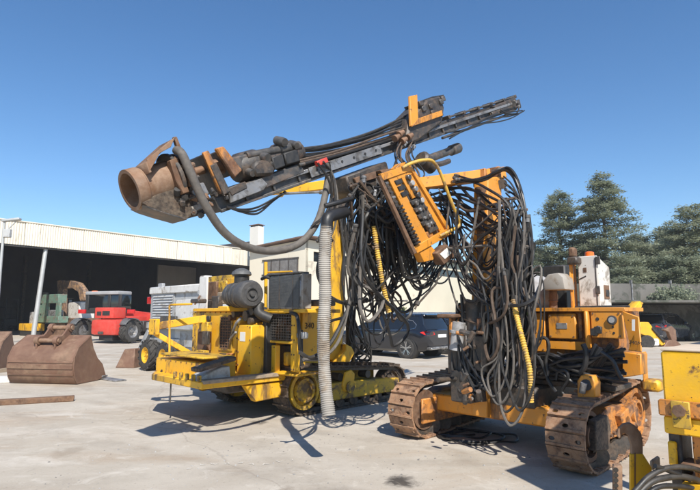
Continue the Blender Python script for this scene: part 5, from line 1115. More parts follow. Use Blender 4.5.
cpc = (c0 + c1) / 2 + Vector((0.05, 0.1, 0.32)); MB().lathe(cpc, cpc + Vector((0, 0, 0.13)), [(0, 0), (0.15, 0), (0.17, 0.15), (0.155, 0.5), (0.1, 0.8), (0.04, 1), (0, 1)], 22).build('rain_cap', 'radiator', flt)
MB().tube(spline([c1 + Vector((0.2, 0.1, -0.15)), c1 + Vector((0.16, 0.05, -0.3)), c1 + Vector((0.3, -0.1, -0.4))], 5), 0.08, 10).build('intake_pipe', 'black', flt)
MB().box((c0.x - 0.2, c0.y - 0.2, hood.bound_box[1][2] - 0.01), (c0.x + 0.2, c0.y + 0.1, c0.z - 0.19)).build('filter_saddle', 'lemon', rig1, 0.01)
# stuff on deck behind the filter: white panel, brackets
x1('white_plate', 'white_paint', 199.5, 277, 206, 312, 0.1, 0.04); x1('deck_plate', 'lemon_worn', 206, 277, 238, 283, 0.5, 0.05)
for (px0, py0, px1, py1, mt, xx) in ((207, 282, 216, 300, 'rust', 0.3), (216, 281, 226, 292, 'lemon_worn', 0.35), (217, 292, 225, 304, 'wood', 0.3), (211, 296, 218, 309, 'grease', 0.2), (226, 278, 238, 284, 'lemon', 0.4), (206, 300, 212, 310, 'grease', 0.2)):
    x1('deck_valve', mt, px0, py0, px1, py1, xx, 0.12, 0.02)
c = P1(198.5, 292, x=0.1); MB().cyl(c, c + Vector((0.1, 0, 0)), 0.05, n=12).build('deck_wheel', 'grey_paint', rig1)
MB().bar(P1(195, 304, x=-0.3), P1(200, 296, x=0.1), 0.03, 0.03).build('deck_lever', 'rust', rig1); x1('deck_seat', 'grease', 190, 299, 198, 303, -0.3, 0.2, 0.02)
# grey step/tank and old plank at the right edge of the platform
tkp = [P1(199, 383, y=-0.92), P1(203, 376, y=-0.92), P1(222, 367, y=-0.92), P1(230, 366, y=-0.92), P1(231, 380, y=-0.92)]
MB().prism(tkp, (0, 0.3, 0)).build('grey_tank', 'grey_paint', rig1, 0.012)
MB().bar(P1(195, 370, y=-0.95), P1(232, 358, y=-0.9), 0.22, 0.06).build('old_plank', 'track_mud', rig1, 0.01)
# right flank panel with the number
fp = [P1(302, 312, y=-1.0), P1(331, 304, y=-1.0), P1(334, 338, y=-1.0), P1(318, 366, y=-1.0), P1(302, 366, y=-1.0)]
fl = MB().prism(fp, (0, 0.9, 0)).build('flank_panel', 'lemon', rig1, 0.015)
c = P1(309.5, 326, y=-1.006); Mx = Matrix.Translation(c) @ Matrix.Rotation(PI / 2, 4, 'X'); text(fl, 'stencil_number', '340', 0.14, 'ink', Mx, 0.002)
for (a, b, r) in (((297, 312), (299, 368), 0.05), ((301, 330), (301, 366), 0.035)):
    MB().cyl(P1(*a, y=-1.05), P1(*b, y=-1.05), r, n=10).build('riser_pipe', 'black', rig1)
x1('connector', 'grey_paint', 296, 332, 304, 339, -0.35, 0.1, 0.02)
MB().tube(spline([P1(291, 313, x=-0.4), P1(297, 316, x=-0.45), P1(299, 330, x=-0.5), P1(300, 350, x=-0.45)], 5), 0.03, 8).build('cable', 'black', rig1)
x1('side_cover', 'grease', 303, 300, 322, 306, -0.2, 0.3, 0.02)
# mast at the front with cross arm behind the other rig's feed
MB().prism([P1(329, 360, y=-0.35), P1(330.5, 262, y=-0.35), P1(330.5, 212, y=-0.35), P1(346.5, 206, y=-0.35), P1(345, 300, y=-0.35), P1(342, 360, y=-0.35)], (0, 0.3, 0)).build('mast', 'lemon', rig1, 0.012)
MB().prism([P1(337, 362, y=-0.5), P1(346, 350, y=-0.5), P1(346, 344, y=-0.5), P1(352, 347, y=-0.5), P1(355, 353, y=-0.5), P1(348, 366, y=-0.5), P1(338, 372, y=-0.5)], (0, 0.5, 0)).build('mast_foot', 'lemon', rig1, 0.015)
for a, b, r in (((349, 358), (349, 300), 0.07), ((351, 352), (351, 210), 0.05)): MB().cyl(P1(*a, y=-0.2), P1(*b, y=-0.2), r, n=12).build('mast_cylinder', 'grease', rig1)
arm = MB().prism([P1(278, 193.5, y=-0.25), P1(281, 189, y=-0.25), P1(305, 183, y=-0.25), P1(356, 175, y=-0.25), P1(356, 186, y=-0.25), P1(322, 189.5, y=-0.25), P1(300, 192, y=-0.25)], (0, 0.22, 0)).build('mast_arm', 'lemon', rig1, 0.01)
MB().pipe(P1(281, 194, y=-0.3), P1(281, 194, y=0.0), 0.06, 0.03, 14).build('arm_eye', 'lemon_worn', arm)
MB().lathe(P1(284, 193.5, y=-0.3), P1(352, 191, y=-0.3), [(0, 0), (0.025, 0), (0.025, 0.5), (0.045, 0.5), (0.045, 1), (0, 1)], 10).build('arm_cylinder', 'steel_grey', arm)
MB().prism([P1(332, 212, y=-0.3), P1(346, 206, y=-0.3), P1(358, 186, y=-0.3), P1(358, 176, y=-0.3), P1(346, 178, y=-0.3)], (0, 0.22, 0)).build('mast_head', 'grease', rig1, 0.01)
R = random.Random(9)
for k in range(14):
    q = [P1(R.uniform(338, 352), R.uniform(205, 230), y=-0.4), P1(R.uniform(342, 360), R.uniform(250, 290), y=-0.45), P1(R.uniform(346, 366), R.uniform(310, 340), y=-0.4), P1(R.uniform(350, 372), R.uniform(344, 362), y=-0.3), P1(R.uniform(346, 360), R.uniform(356, 366), y=0.0)]
    hose(rig1, q, R.choice([0.016, 0.02, 0.024]), R.choice(['rubber', 'rubber_dusty']), 6, 6)
# ============================================================ excavator buckets at the left
A = gnd(9, 383.5); B = gnd(76, 385); dv = B - A; FB = Frame((A.x, A.y), math.degrees(math.atan2(dv.y, dv.x))); WB = dv.length
bkt = fthing('excavator_bucket', 'wide rusty excavator bucket with two mounting ears, lying on the yard at left', 'bucket', FB)
def bp(px, py, x=WB): p = FB(px, py, x=x); return Vector((p.y, p.z))
outer = [bp(107, 367), bp(98, 376.5), bp(86, 381), bp(77, 384), bp(74.5, 378), bp(73.5, 368), bp(74.5, 358), bp(79, 347), bp(91.5, 335)]
for q in outer[:4]: q.y = max(0.004, q.y)
outer[1].y = 0.01; outer[2].y = 0.005; outer[3].y = 0.015; outer[0].y = 0.06
inner = []
for i, q in enumerate(outer):
    a = outer[max(0, i - 1)]; b = outer[min(len(outer) - 1, i + 1)]; t = (b - a).normalized(); n_ = Vector((t.y, -t.x))
    inner.append(q + n_ * (0.035))
poly = [(0, q.x, q.y) for q in outer] + [(0, q.x, q.y) for q in inner[::-1]]
MB().prism(poly, (WB, 0, 0)).build('shell', 'bucket_rust', bkt, 0.004)
side = [outer[3], outer[4], outer[5], outer[6], outer[7], outer[8], bp(94, 348), bp(98, 358), bp(103, 364), outer[0], outer[1], outer[2]]
for x in (0.02, WB - 0.035): MB().prism([(x, q.x, q.y) for q in side], (0.03, 0, 0)).build('side_plate', 'bucket_rust', bkt, 0.004)
for zz, hh in ((0.50, 0.05), (0.36, 0.10), (0.20, 0.04)):
    # wear strips follow the back curve
    def back(z):
        for q, r in zip(outer[3:], outer[4:]):
            if q.y <= z <= r.y: return q.x + (r.x - q.x) * (z - q.y) / max(1e-6, r.y - q.y)
        return outer[5].x
    MB().prism([(0.03, back(zz) - 0.018, zz), (0.03, back(zz + hh) - 0.018, zz + hh), (0.03, back(zz + hh) + 0.01, zz + hh), (0.03, back(zz) + 0.01, zz)], (WB - 0.06, 0, 0)).build('wear_strip', 'bucket_rust', bkt, 0.004)
lt = MB().prism([(0.0, outer[0].x - 0.2, 0.02), (0.0, outer[0].x - 0.18, 0.1), (0.0, outer[0].x + 0.06, 0.09), (0.0, outer[0].x + 0.06, 0.06)], (WB, 0, 0)); lt.build('cutting_edge', 'steel_grey', bkt, 0.005)
top = outer[8]; rid = outer[7]
for fx in (0.36, 0.64):
    x = WB * fx
    q = [(rid.x - 0.03, rid.y - 0.1), (rid.x - 0.06, rid.y + 0.13), (rid.x + 0.02, rid.y + 0.24), (rid.x + 0.16, rid.y + 0.24), (rid.x + 0.24, rid.y + 0.30), (top.x - 0.05, top.y + 0.20), (top.x + 0.03, top.y + 0.26), (top.x + 0.12, top.y + 0.2), (top.x + 0.1, top.y + 0.05), (top.x, top.y - 0.04)]
    MB().prism([(x, a, b) for a, b in q], (0.045, 0, 0)).build('mounting_ear', 'bucket_rust', bkt, 0.008)
    for (yy, z) in ((rid.x + 0.02, rid.y + 0.14), (top.x + 0.03, top.y + 0.17)): MB().cyl((x - 0.03, yy, z), (x + 0.075, yy, z), 0.1, n=20).build('ear_boss', 'bucket_rust', bkt, 0.006)
for (yy, z, r) in ((rid.x + 0.02, rid.y + 0.14, 0.05), (top.x + 0.03, top.y + 0.17, 0.055)): MB().cyl((WB * 0.32, yy, z), (WB * 0.70, yy, z), r, n=16).build('pin', 'casing_rust', bkt)
b2 = copyobj(bkt); b2.location = gnd(-66, 373); b2.rotation_euler = (0, 0, FB.a + 0.25); b2['label'] = 'rusty bucket cut by the left edge of the picture, beside the larger one'
bkt['group'] = b2['group'] = 'loose excavator buckets'
# rusty wedge by the loader wheels
wq = [gnd(116, 369), gnd(136, 369.5)]
FW = Frame(gnd(115, 368).xy, -8)
w_ = MB().add([(0, 0, 0), (0.60, 0, 0), (0.62, 0.5, 0), (0.05, 0.5, 0), (0.2, 0.12, 0.55), (0.55, 0.1, 0.58), (0.56, 0.42, 0.58), (0.22, 0.42, 0.55)],
         [(0, 3, 2, 1), (4, 5, 6, 7), (0, 1, 5, 4), (1, 2, 6, 5), (2, 3, 7, 6), (3, 0, 4, 7)]).build('steel_wedge', 'bucket_rust', None, 0.02); w_.location = FW.o; w_.rotation_euler = (0, 0, FW.a)
tag(w_, 'small rusty steel wedge standing on the yard beside the yellow rimmed wheel', 'steel block')
def slab(name, p0, p1, w, h, mat, label, cat, z=0.0, bev=0.01):
    p0 = Vector(p0); p1 = Vector(p1); m = MB(); m.bar((0, 0, h / 2), (p1 - p0).xy.to_3d(), w, h); m.v = [Vector((v.x, v.y, v.z if i < 4 else v.z + h / 2)) for i, v in enumerate(m.v)]
    o = m.build(name, mat, None, bev); o.location = (p0.x, p0.y, z); return tag(o, label, cat)
slab('steel_beam', gnd(-30, 407), gnd(74, 401), 0.14, 0.1, 'rust', 'long dusty beam lying on the ground in front of the rusty bucket', 'beam')
slab('plank', gnd(-18, 383), gnd(14, 382), 0.3, 0.14, 'white_paint', 'pale short plank lying at the left edge in front of the buckets', 'plank')
slab('board', gnd(-16, 374), gnd(9, 371), 0.25, 0.1, 'wood', 'brown board lying at the left edge beside the bucket', 'board')
slab('steel_plate', gnd(101, 378.5), gnd(121, 381.5), 0.3, 0.03, 'steel_grey', 'small grey steel plate lying on the ground right of the bucket lip', 'plate')

# ============================================================ skid steer loader behind the tail platform
_o = gnd(143, 371); FK = Frame(_o.xy, 45)
sk = fthing('skid_steer_loader', 'grey compact loader with louvred side and yellow wheel rims, behind the drill rig platform', 'loader', FK)
for yy in (0, -1.1):
    lug_tyre(sk, (0.17, yy, 0.445), (-1, 0, 0), 0.42, 0.32, 14, rim='lemon', rimr=0.52); lug_tyre(sk, (1.55, yy, 0.445), (1, 0, 0), 0.42, 0.32, 14, rim='lemon', rimr=0.52)
def k1(n, mat, px0, py0, px1, py1, x, dep, bev=0.015, par=None): return bx(par or sk, n, mat, FK.xbox(px0, py0, px1, py1, x, dep), bev)
MB().box((0.36, -1.7, 0.3), (1.36, 0.55, 0.95)).build('chassis', 'grey_paint', sk, 0.03)
k1('cab_body', 'grey_paint', 151, 290, 204, 352, 0.40, 0.95, 0.04)
k1('cab_roof', 'white_paint', 149.5, 287.5, 200, 291.5, 0.33, 1.1, 0.02)
lv = k1('louvre_frame', 'plastic_grey', 152, 293, 173, 326, 0.372, 0.025, 0.006)
lo, hi = FK.xbox(153.5, 295, 171.5, 324, 0.36, 0.02)
for k in range(11):
    z = lo[2] + (hi[2] - lo[2]) * (k + 0.5) / 11; MB().prism([(0.371, lo[1], z - 0.03), (0.345, lo[1], z - 0.035), (0.371, lo[1], z + 0.012)], (0, hi[1] - lo[1], 0)).build('louvre', 'grey_paint', lv)
k1('lift_arm', 'grey_paint', 146, 322, 205, 331, 0.22, 0.12); k1('arm_link', 'steel_dark', 160, 316, 175, 322, 0.24, 0.08)
k1('side_panel', 'white_paint', 176, 300, 199, 340, 0.375, 0.024); k1('side_panel', 'grey_paint', 180, 331, 196, 348, 0.36, 0.014); k1('work_light', 'red_light', 147, 297, 151, 304, 0.42, 0.1)
k1('roof_lamp', 'plastic_grey', 158, 283.5, 162, 288, 0.5, 0.1)
k1('roof_post', 'white_paint', 200, 276, 205, 300, 0.5, 0.2)
MB().bar(FK(150, 330, x=0.3), FK(138, 355, x=0.5), 0.12, 0.2).build('boom_foot', 'grey_paint', sk, 0.02)

# ============================================================ red telehandler
_o = gnd(104, 343.5); FT = Frame(_o.xy, 68)
te = fthing('telehandler', 'red telescopic handler with grey fenders and a glazed cab, in front of the hall', 'telehandler', FT)
def t1(n, mat, px0, py0, px1, py1, x, dep, bev=0.03, par=None, seg=2): return MB().box(FT.xbox(px0, py0, px1, py1, x, dep)).build(n, mat, par or te, bev, seg=seg)
t1('nose', 'red', 91, 319.5, 115, 335.5, -0.3, 1.0, 0.16)
up = t1('engine_cover', 'red', 95, 307.5, 113, 318.5, -0.1, 0.9, 0.06)
t1('vent', 'black', 97, 311.5, 101, 315.5, -0.112, 0.01, 0.0, up); t1('vent', 'black', 102.5, 311, 109.5, 315.5, -0.112, 0.01, 0.0, up)
t1('bumper', 'black', 99, 335, 112, 341, -0.1, 0.6); t1('tow_hitch', 'steel_dark', 97.5, 331.5, 102.5, 334.5, -0.36, 0.06)
cz = t1('cab', 'car_glass', 86.5, 294.5, 119.5, 312, 1.0, 0.9, 0.12)
t1('cab_roof', 'plastic_grey', 85.5, 291.5, 118, 294.3, 0.92, 1.05, 0.05, cz)
for (a, b, c_, d) in ((85.8, 294.5, 87.8, 312), (108, 294.5, 109.6, 312), (118.6, 294.5, 120.2, 312)): t1('cab_pillar', 'black', a, b, c_, d, 0.96, 0.1, 0.01, cz, 1)
t1('cab_sill', 'black', 85.5, 310, 121, 313.5, 0.94, 0.95, 0.03, cz)
t1('beacon', 'beacon', 91.5, 290.8, 95.5, 293.5, 1.2, 0.2, 0.04, cz)
t1('chassis', 'red', 102, 316, 116, 334, 0.5, 3.2, 0.1); t1('undercarriage', 'black', 92, 322, 116, 337, 0.5, 3.4, 0.1)
for px, sg in ((81.0, 1), (130.0, -1)):
    c = FT(px, 331, x=0.55); lug_tyre(te, (0.55, c.y, 0.66), (0, sg, 0), 0.62, 0.46, 15, rim='steel_grey', rimr=0.55)
    c2 = Vector((3.3, c.y, 0.66)); lug_tyre(te, c2, (0, sg, 0), 0.62, 0.42, 15, rim='plastic_grey', rimr=0.55)
    fd = MB(); rows = []
    for k in range(9):
        a = math.radians(35 + 14 * k); rows.append([(0.55 - 0.72 * math.cos(a), c.y - 0.26, 0.66 + 0.72 * math.sin(a)), (0.55 - 0.72 * math.cos(a), c.y + 0.26, 0.66 + 0.72 * math.sin(a))])
    fq_ = [r[0] for r in rows] + [(x * 1.0, y, z - 0.07) for x, y, z in [r[0] for r in rows][::-1]]
    MB().prism(fq_, (0, 0.52, 0)).build('fender', 'radiator', te, 0.01)
    t1('tail_lamp', 'red_light', px - 3 if sg > 0 else px - 3, 309.5, px + 3.5, 313.5, 0.0, 0.12, 0.02)
bmz = FT(132, 314, y=-0.3); MB().bar((0.3, 0.2, 1.75), (4.6, 0.2, 1.35), 0.34, 0.42).build('boom', 'red', te, 0.03)
MB().box((2.5, -1.75, 0.75), (4.6, -0.5, 1.6)).build('side_engine', 'red', te, 0.12, seg=2); MB().box((1.7, -1.08, 0.6), (2.5, -0.4, 1.2)).build('step_box', 'black', te, 0.04)
for yy in (-0.9, 0.9): MB().box((4.3, yy - 0.12, 1.2), (4.45, yy + 0.12, 1.35)).build('lamp', 'red_light', te, 0.02)
# white van body seen between telehandler and loader
FV = Frame(gnd(137, 337).xy, 60)
vn = fthing('white_van', 'white van parked in the hall shade behind the red telehandler', 'van', FV)
v = MB(); v.prism([(0, 0, 0.35), (0, 0, 1.0), (0.15, 0, 1.95), (0.4, 0, 2.15), (3.6, 0, 2.15), (4.2, 0, 1.35), (4.9, 0, 1.1), (5.0, 0, 0.4)], (0, 1.9, 0)); v.build('body', 'white_paint', vn, 0.06, seg=2)
MB().box((-0.02, 0.25, 1.25), (0.10, 1.65, 1.85)).build('rear_window', 'car_glass', vn, 0.03)
for xx in (0.9, 4.1):
    for yy in (0.05, 1.85): MB().lathe((xx, yy - 0.1, 0.33), (xx, yy + 0.1, 0.33), [(0, 0), (0.2, 0), (0.33, 0.1), (0.33, 0.9), (0.2, 1), (0, 1)], 20).build('wheel', 'tyre', vn)
vn.location = vn.location + Vector((0.4, 6.5, 0))

# ============================================================ parked cars
def suv(F, label, mat, group):
    """estate-style SUV; local x forward from the rear axle, y left"""
    t = fthing('parked_car', label, 'car', F, group)
    st = [(-0.93, 0.50, 0.60, 0.80, 0.95, 1.02), (-0.86, 0.36, 0.74, 0.88, 1.02, 1.06), (-0.6, 0.27, 0.86, 0.93, 1.06, 1.10), (0.0, 0.24, 0.91, 0.95, 1.04, 1.08), (0.8, 0.23, 0.90, 0.94, 1.01, 1.06), (1.8, 0.23, 0.90, 0.94, 0.99, 1.05), (2.5, 0.23, 0.91, 0.94, 0.98, 1.06), (3.0, 0.24, 0.91, 0.92, 0.95, 1.02), (3.4, 0.28, 0.86, 0.86, 0.88, 0.94), (3.65, 0.36, 0.72, 0.74, 0.78, 0.84), (3.75, 0.48, 0.52, 0.55, 0.62, 0.68)]
    rows = []
    for x, zb_, w0, w1, zbelt, ztop in st:
        half = [(0.0, zb_), (w0 * 0.86, zb_), (w0 * 0.97, zb_ + 0.08), (w1, (zb_ * 0.5 + zbelt * 0.5)), (w1 * 0.985, zbelt - 0.06), (w1 * 0.93, zbelt), (w1 * 0.8, zbelt + (ztop - zbelt) * 0.7), (0.0, ztop)]
        rows.append([(x, y, z) for y, z in half] + [(x, -y, z) for y, z in half[::-1][1:]])
    b = MB(); b.grid(rows); n = len(rows[0]); b.add(rows[0], [tuple(range(n))]); b.add(rows[-1], [tuple(range(n))])
    body = b.build('body', mat, t, 0)
    def ring(x0, x1, w, z, r=0.18):
        out = []
        for cx, cy, a0 in ((x1 - r, w - r, 0), (x0 + r, w - r, 90), (x0 + r, -w + r, 180), (x1 - r, -w + r, 270)):
            for k in range(5): a = math.radians(a0 + 22.5 * k); out.append((cx + r * math.cos(a), cy + r * math.sin(a), z))
        return out
    lv_ = [ring(-0.82, 2.62, 0.87, 0.98), ring(-0.74, 2.30, 0.82, 1.18), ring(-0.62, 1.85, 0.74, 1.42), ring(-0.52, 1.45, 0.66, 1.56)]
    gl_ = MB(); gl_.grid([r + r[:1] for r in lv_]); gl_.build('glasshouse', 'car_glass', t, 0)
    rf = MB(); lv2 = [ring(-0.66, 1.50, 0.685, 1.545), ring(-0.66, 1.42, 0.665, 1.585), ring(-0.55, 1.3, 0.58, 1.625), ring(-0.4, 1.1, 0.4, 1.64)]
    rf.grid([r + r[:1] for r in lv2]); rf.add(lv2[-1], [tuple(range(20))]); rf.add(lv2[0], [tuple(range(20))]); roof = rf.build('roof', mat, t, 0)
    for sy in (1, -1):
        def wl(x, z): # point on glasshouse flank
            return Vector((x, sy * (0.885 - (z - 0.98) * 0.37), z))
        for pts_, w in (([(-0.80, 0.99), (-0.6, 1.2), (-0.48, 1.56)], 0.16), ([(0.95, 0.99), (0.92, 1.56)], 0.07), ([(2.62, 0.99), (1.5, 1.56)], 0.07), ([(-0.2, 1.56), (0.6, 1.57), (1.5, 1.56)], 0.05)):
            for a, c in zip(pts_, pts_[1:]): MB().bar(wl(*a), wl(*c), w, 0.03, up=(0, sy, 0.35)).build('pillar', mat, t, 0)
        MB().tube([wl(x, z) + Vector((0, sy * 0.012, 0)) for x, z in ((2.4, 1.02), (1.0, 1.0), (0.0, 1.03), (-0.35, 1.10), (-0.38, 1.22), (-0.2, 1.36), (0.3, 1.45), (1.2, 1.46))], 0.012, 6).build('window_trim', 'chrome', t)
        MB().tube([(x, sy * 0.66, 1.66) for x in (-0.3, 0.4, 1.1)], 0.015, 6).build('roof_rail', 'chrome', roof)
        MB().box((1.9, sy * 0.98 - 0.09, 1.0), (2.08, sy * 0.98 + 0.09, 1.14)).build('mirror', mat, t, 0.03)
        for x in (0.0, 2.87):
            MB().lathe((x, sy * 0.96, 0.37), (x, sy * 0.6, 0.37), [(0, 0), (0.42, 0), (0.42, 1), (0, 1)], 24).build('wheel_arch', 'black', t)
            wh = MB().lathe((x, sy * 0.985, 0.365), (x, sy * 0.74, 0.365), [(0.24, 0.04), (0.31, 0.0), (0.35, 0.05), (0.365, 0.2), (0.365, 0.8), (0.35, 0.95), (0.24, 1), (0.24, 0.04)], 28).build('wheel', 'tyre', t)
            MB().lathe((x, sy * 0.93, 0.365), (x, sy * 0.8, 0.365), [(0, 0), (0.24, 0), (0.24, 1), (0, 1)], 24).build('brake_disc', 'black', wh)
            rm = MB()
            for k in range(5):
                a = 2 * PI * k / 5 + 0.3
                for dd in (-0.16, 0.16): rm.bar((x + 0.05 * math.cos(a), sy * 0.955, 0.365 + 0.05 * math.sin(a)), (x + 0.25 * math.cos(a + dd), sy * 0.972, 0.365 + 0.25 * math.sin(a + dd)), 0.03, 0.02, up=(0, sy, 0))
            rm.cyl((x, sy * 0.94, 0.365), (x, sy * 0.975, 0.365), 0.06, n=14); rm.pipe((x, sy * 0.975, 0.365), (x, sy * 0.9, 0.365), 0.262, 0.238, 28); rm.build('rim', 'chrome', wh)
        MB().prism([(-0.90, sy * 0.86, 0.98), (-0.925, sy * 0.5, 0.96), (-0.935, sy * 0.45, 0.87), (-0.92, sy * 0.8, 0.84), (-0.78, sy * 0.93, 0.88), (-0.62, sy * 0.955, 0.95), (-0.74, sy * 0.94, 0.99)], (-0.012, sy * 0.012, 0.0)).build('tail_light', 'red_light', t, 0.004)
        MB().box((-0.985, sy * 0.62 - 0.12, 0.34), (-0.88, sy * 0.62 + 0.12, 0.40)).build('exhaust_trim', 'chrome', t, 0.01)
    MB().box((-0.972, -0.26, 0.76), (-0.935, 0.26, 0.87)).build('number_plate', 'paper', t, 0.004)
    MB().box((-0.96, -0.80, 0.33), (-0.80, 0.80, 0.43)).build('bumper_skirt', 'steel_grey', t, 0.04, seg=2)
    MB().prism([(-0.70, -0.6, 1.555), (-0.70, 0.6, 1.555), (-0.45, 0.62, 1.6), (-0.45, -0.62, 1.6)], (0, 0, 0.03)).build('spoiler', mat, t, 0.01)
    return t
a = gnd(407, 358.5); b = gnd(350, 354.5); FC = Frame(a.xy, math.degrees(math.atan2(b.y - a.y, b.x - a.x)))
# rear axle centre lies one half track behind the visible left wheel
off_ = FC.R @ Vector((0, -0.9, 0)); FC = Frame((FC.o + off_).xy, math.degrees(FC.a))
suv(FC, 'black SUV with silver alloy wheels parked behind the hanging hoses', 'car_black', 'parked cars')
c2 = FC.o + FC.R @ Vector((0.15, -2.7, 0)); suv(Frame(c2.xy, math.degrees(FC.a) + 1), 'second dark SUV parked beyond the first, mostly hidden behind it', 'car_blue', 'parked cars')
p = gnd(676, 347); suv(Frame((p.x + 1.6, p.y + 4.6), 38), 'dark blue car parked inside the low shed at right', 'car_blue', 'parked cars')

# ============================================================ green machine, old excavator arm, crates by the hall pole
FG = Frame(gnd(46, 336).xy, 52)
gmn = fthing('green_machine', 'faded green machine frame standing by the hall pole behind the rusty bucket', 'machine', FG)
def g1(n, mat, px0, py0, px1, py1, x, dep, bev=0.02, par=None): return bx(par or gmn, n, mat, FG.xbox(px0, py0, px1, py1, x, dep), bev)
g1('hood', 'green', 36, 295, 58, 303, 0.0, 0.6); g1('post', 'green', 35.5, 303, 38.5, 318, 0.0, 0.15); g1('post', 'green', 42, 303, 46, 320, 0.0, 0.2); g1('post', 'green', 56, 303, 59, 318, 0.0, 0.15)
g1('body', 'steel_grey', 46, 310, 57, 321, 0.1, 0.45, 0.08); g1('side_panel', 'green', 38, 305, 42, 314, 0.05, 0.1); g1('base', 'green', 34, 316, 58, 323, -0.05, 0.7); g1('skid', 'rust', 34, 323, 37, 336.5, 0.1, 0.5); g1('skid', 'rust', 53, 323, 57, 336.5, 0.1, 0.5)
g1('ladder', 'grey_paint', 30, 312, 33, 334, -0.3, 0.1)
p = FH(22, 330, z=0); FY = Frame(gnd(24, 336).xy, 52)
pc = fthing('yellow_counterweight', 'low yellow counterweight block in the shade left of the green machine', 'counterweight', FY)
lo, hi = FY.xbox(19, 323.5, 31, 331, 0.0, 0.9); MB().box(lo, hi).build('block', 'lemon', pc, 0.05, seg=2)
MB().box((0.05, lo[1] + 0.1, 0), (0.8, hi[1] - 0.1, lo[2] + 0.02)).build('base', 'black', pc, 0.02)
FX = Frame(gnd(66, 336).xy, 52)
ex = fthing('old_excavator', 'old orange brown excavator with curved boom, behind the green machine', 'excavator', FX)
def e1(px, py, x=0.6): return FX(px, py, x=x)
MB().prism([e1(57, 322), e1(57.5, 290), e1(56.5, 281), e1(61, 280), e1(63, 290), e1(62.5, 322)], (0.35, 0, 0)).build('dipper', 'old_orange', ex, 0.02)
MB().prism([e1(59, 281), e1(70, 280.5), e1(78, 283), e1(83, 290), e1(85, 300), e1(80, 301), e1(78, 292), e1(72, 288), e1(62, 289)], (0.4, 0, 0)).build('boom', 'old_orange', ex, 0.02)
MB().lathe(e1(63, 293, 0.5), e1(66, 318, 0.5), [(0, 0), (0.07, 0), (0.07, 0.5), (0.11, 0.5), (0.11, 1), (0, 1)], 12).build('arm_cylinder', 'rust', ex)
lo, hi = FX.xbox(60, 318, 76, 336.5, 0.4, 1.8); MB().box((lo[0], lo[1], 0), (hi[0], hi[1], hi[2])).build('undercarriage', 'rust', ex, 0.06)
lo, hi = FX.xbox(66, 302, 79, 320, 1.2, 1.2); MB().box(lo, hi).build('cabin', 'white_paint', ex, 0.08)
lo, hi = FX.xbox(67, 300, 69, 302, 1.4, 0.2); MB().box(lo, hi).build('lamp', 'grey_paint', ex)
# yard lamp post at the left edge
lp = thing('lamp_post', 'thin steel lamp post with a flat lamp head at the left edge, before the hall', 'lamp post', gnd(-6, 345))
d_ = gnd(-6, 345); hL = at(0, 219, d_.y).z
MB().lathe((0, 0, 0), (0, 0, hL - 0.15), [(0, 0), (0.10, 0), (0.06, 1), (0, 1)], 12).build('pole', 'galv', lp); MB().bar((-0.1, 0, hL - 0.1), (0.85, 0, hL), 0.3, 0.14).build('lamp_head', 'galv', lp, 0.04); MB().bar((0.05, 0, hL - 0.75), (0.6, 0, hL - 0.15), 0.05, 0.05).build('brace', 'galv', lp)
MB().box((0.05, -0.1, hL - 1.0), (0.4, 0.1, hL - 0.55)).build('ballast_box', 'grey_paint', lp, 0.02)

# ============================================================ backhoe by the shed
FBk = Frame(gnd(655, 347).xy, 20)
bh = fthing('backhoe', 'yellow backhoe with its arm lowered, parked before the low shed', 'backhoe', FBk)
def h1(px, py, y=0.0): return FBk(px, py, y=y)
MB().prism([h1(640, 322), h1(649, 322), h1(652, 326), h1(666, 344), h1(662, 346), h1(650, 337), h1(640, 334)], (0, 0.35, 0)).build('arm', 'lemon', bh, 0.03)
MB().prism([h1(630, 312), h1(640, 301), h1(644, 303), h1(639, 313), h1(640, 345), h1(628, 345)], (0, 0.5, 0)).build('boom', 'lemon', bh, 0.03)
MB().bar(h1(652, 328, -0.02), h1(664, 342, -0.02), 0.1, 0.1).build('ram', 'black', bh)
MB().lathe(h1(647, 342, -0.1), h1(647, 342, 0.4), [(0, 0), (0.3, 0), (0.34, 0.2), (0.34, 0.8), (0.3, 1), (0, 1)], 18).build('wheel', 'tyre', bh)
q = h1(654, 344, 0.1); MB().box((q.x - 0.25, -0.1, 0.05), (q.x + 0.15, 0.4, 0.4)).build('valve_box', 'white_paint', bh, 0.05)
MB().prism([h1(664, 347), h1(668, 341), h1(675, 339), h1(681, 344), h1(682, 348), h1(670, 349)], (0, 0.7, 0)).build('bucket', 'bucket_rust', bh, 0.03)
MB().prism([h1(664, 330), h1(672, 326), h1(676, 330), h1(677, 340), h1(672, 341), h1(669, 332)], (0, 0.2, 0)).build('stabiliser', 'bucket_rust', bh, 0.02)
for o in bh.children: pass
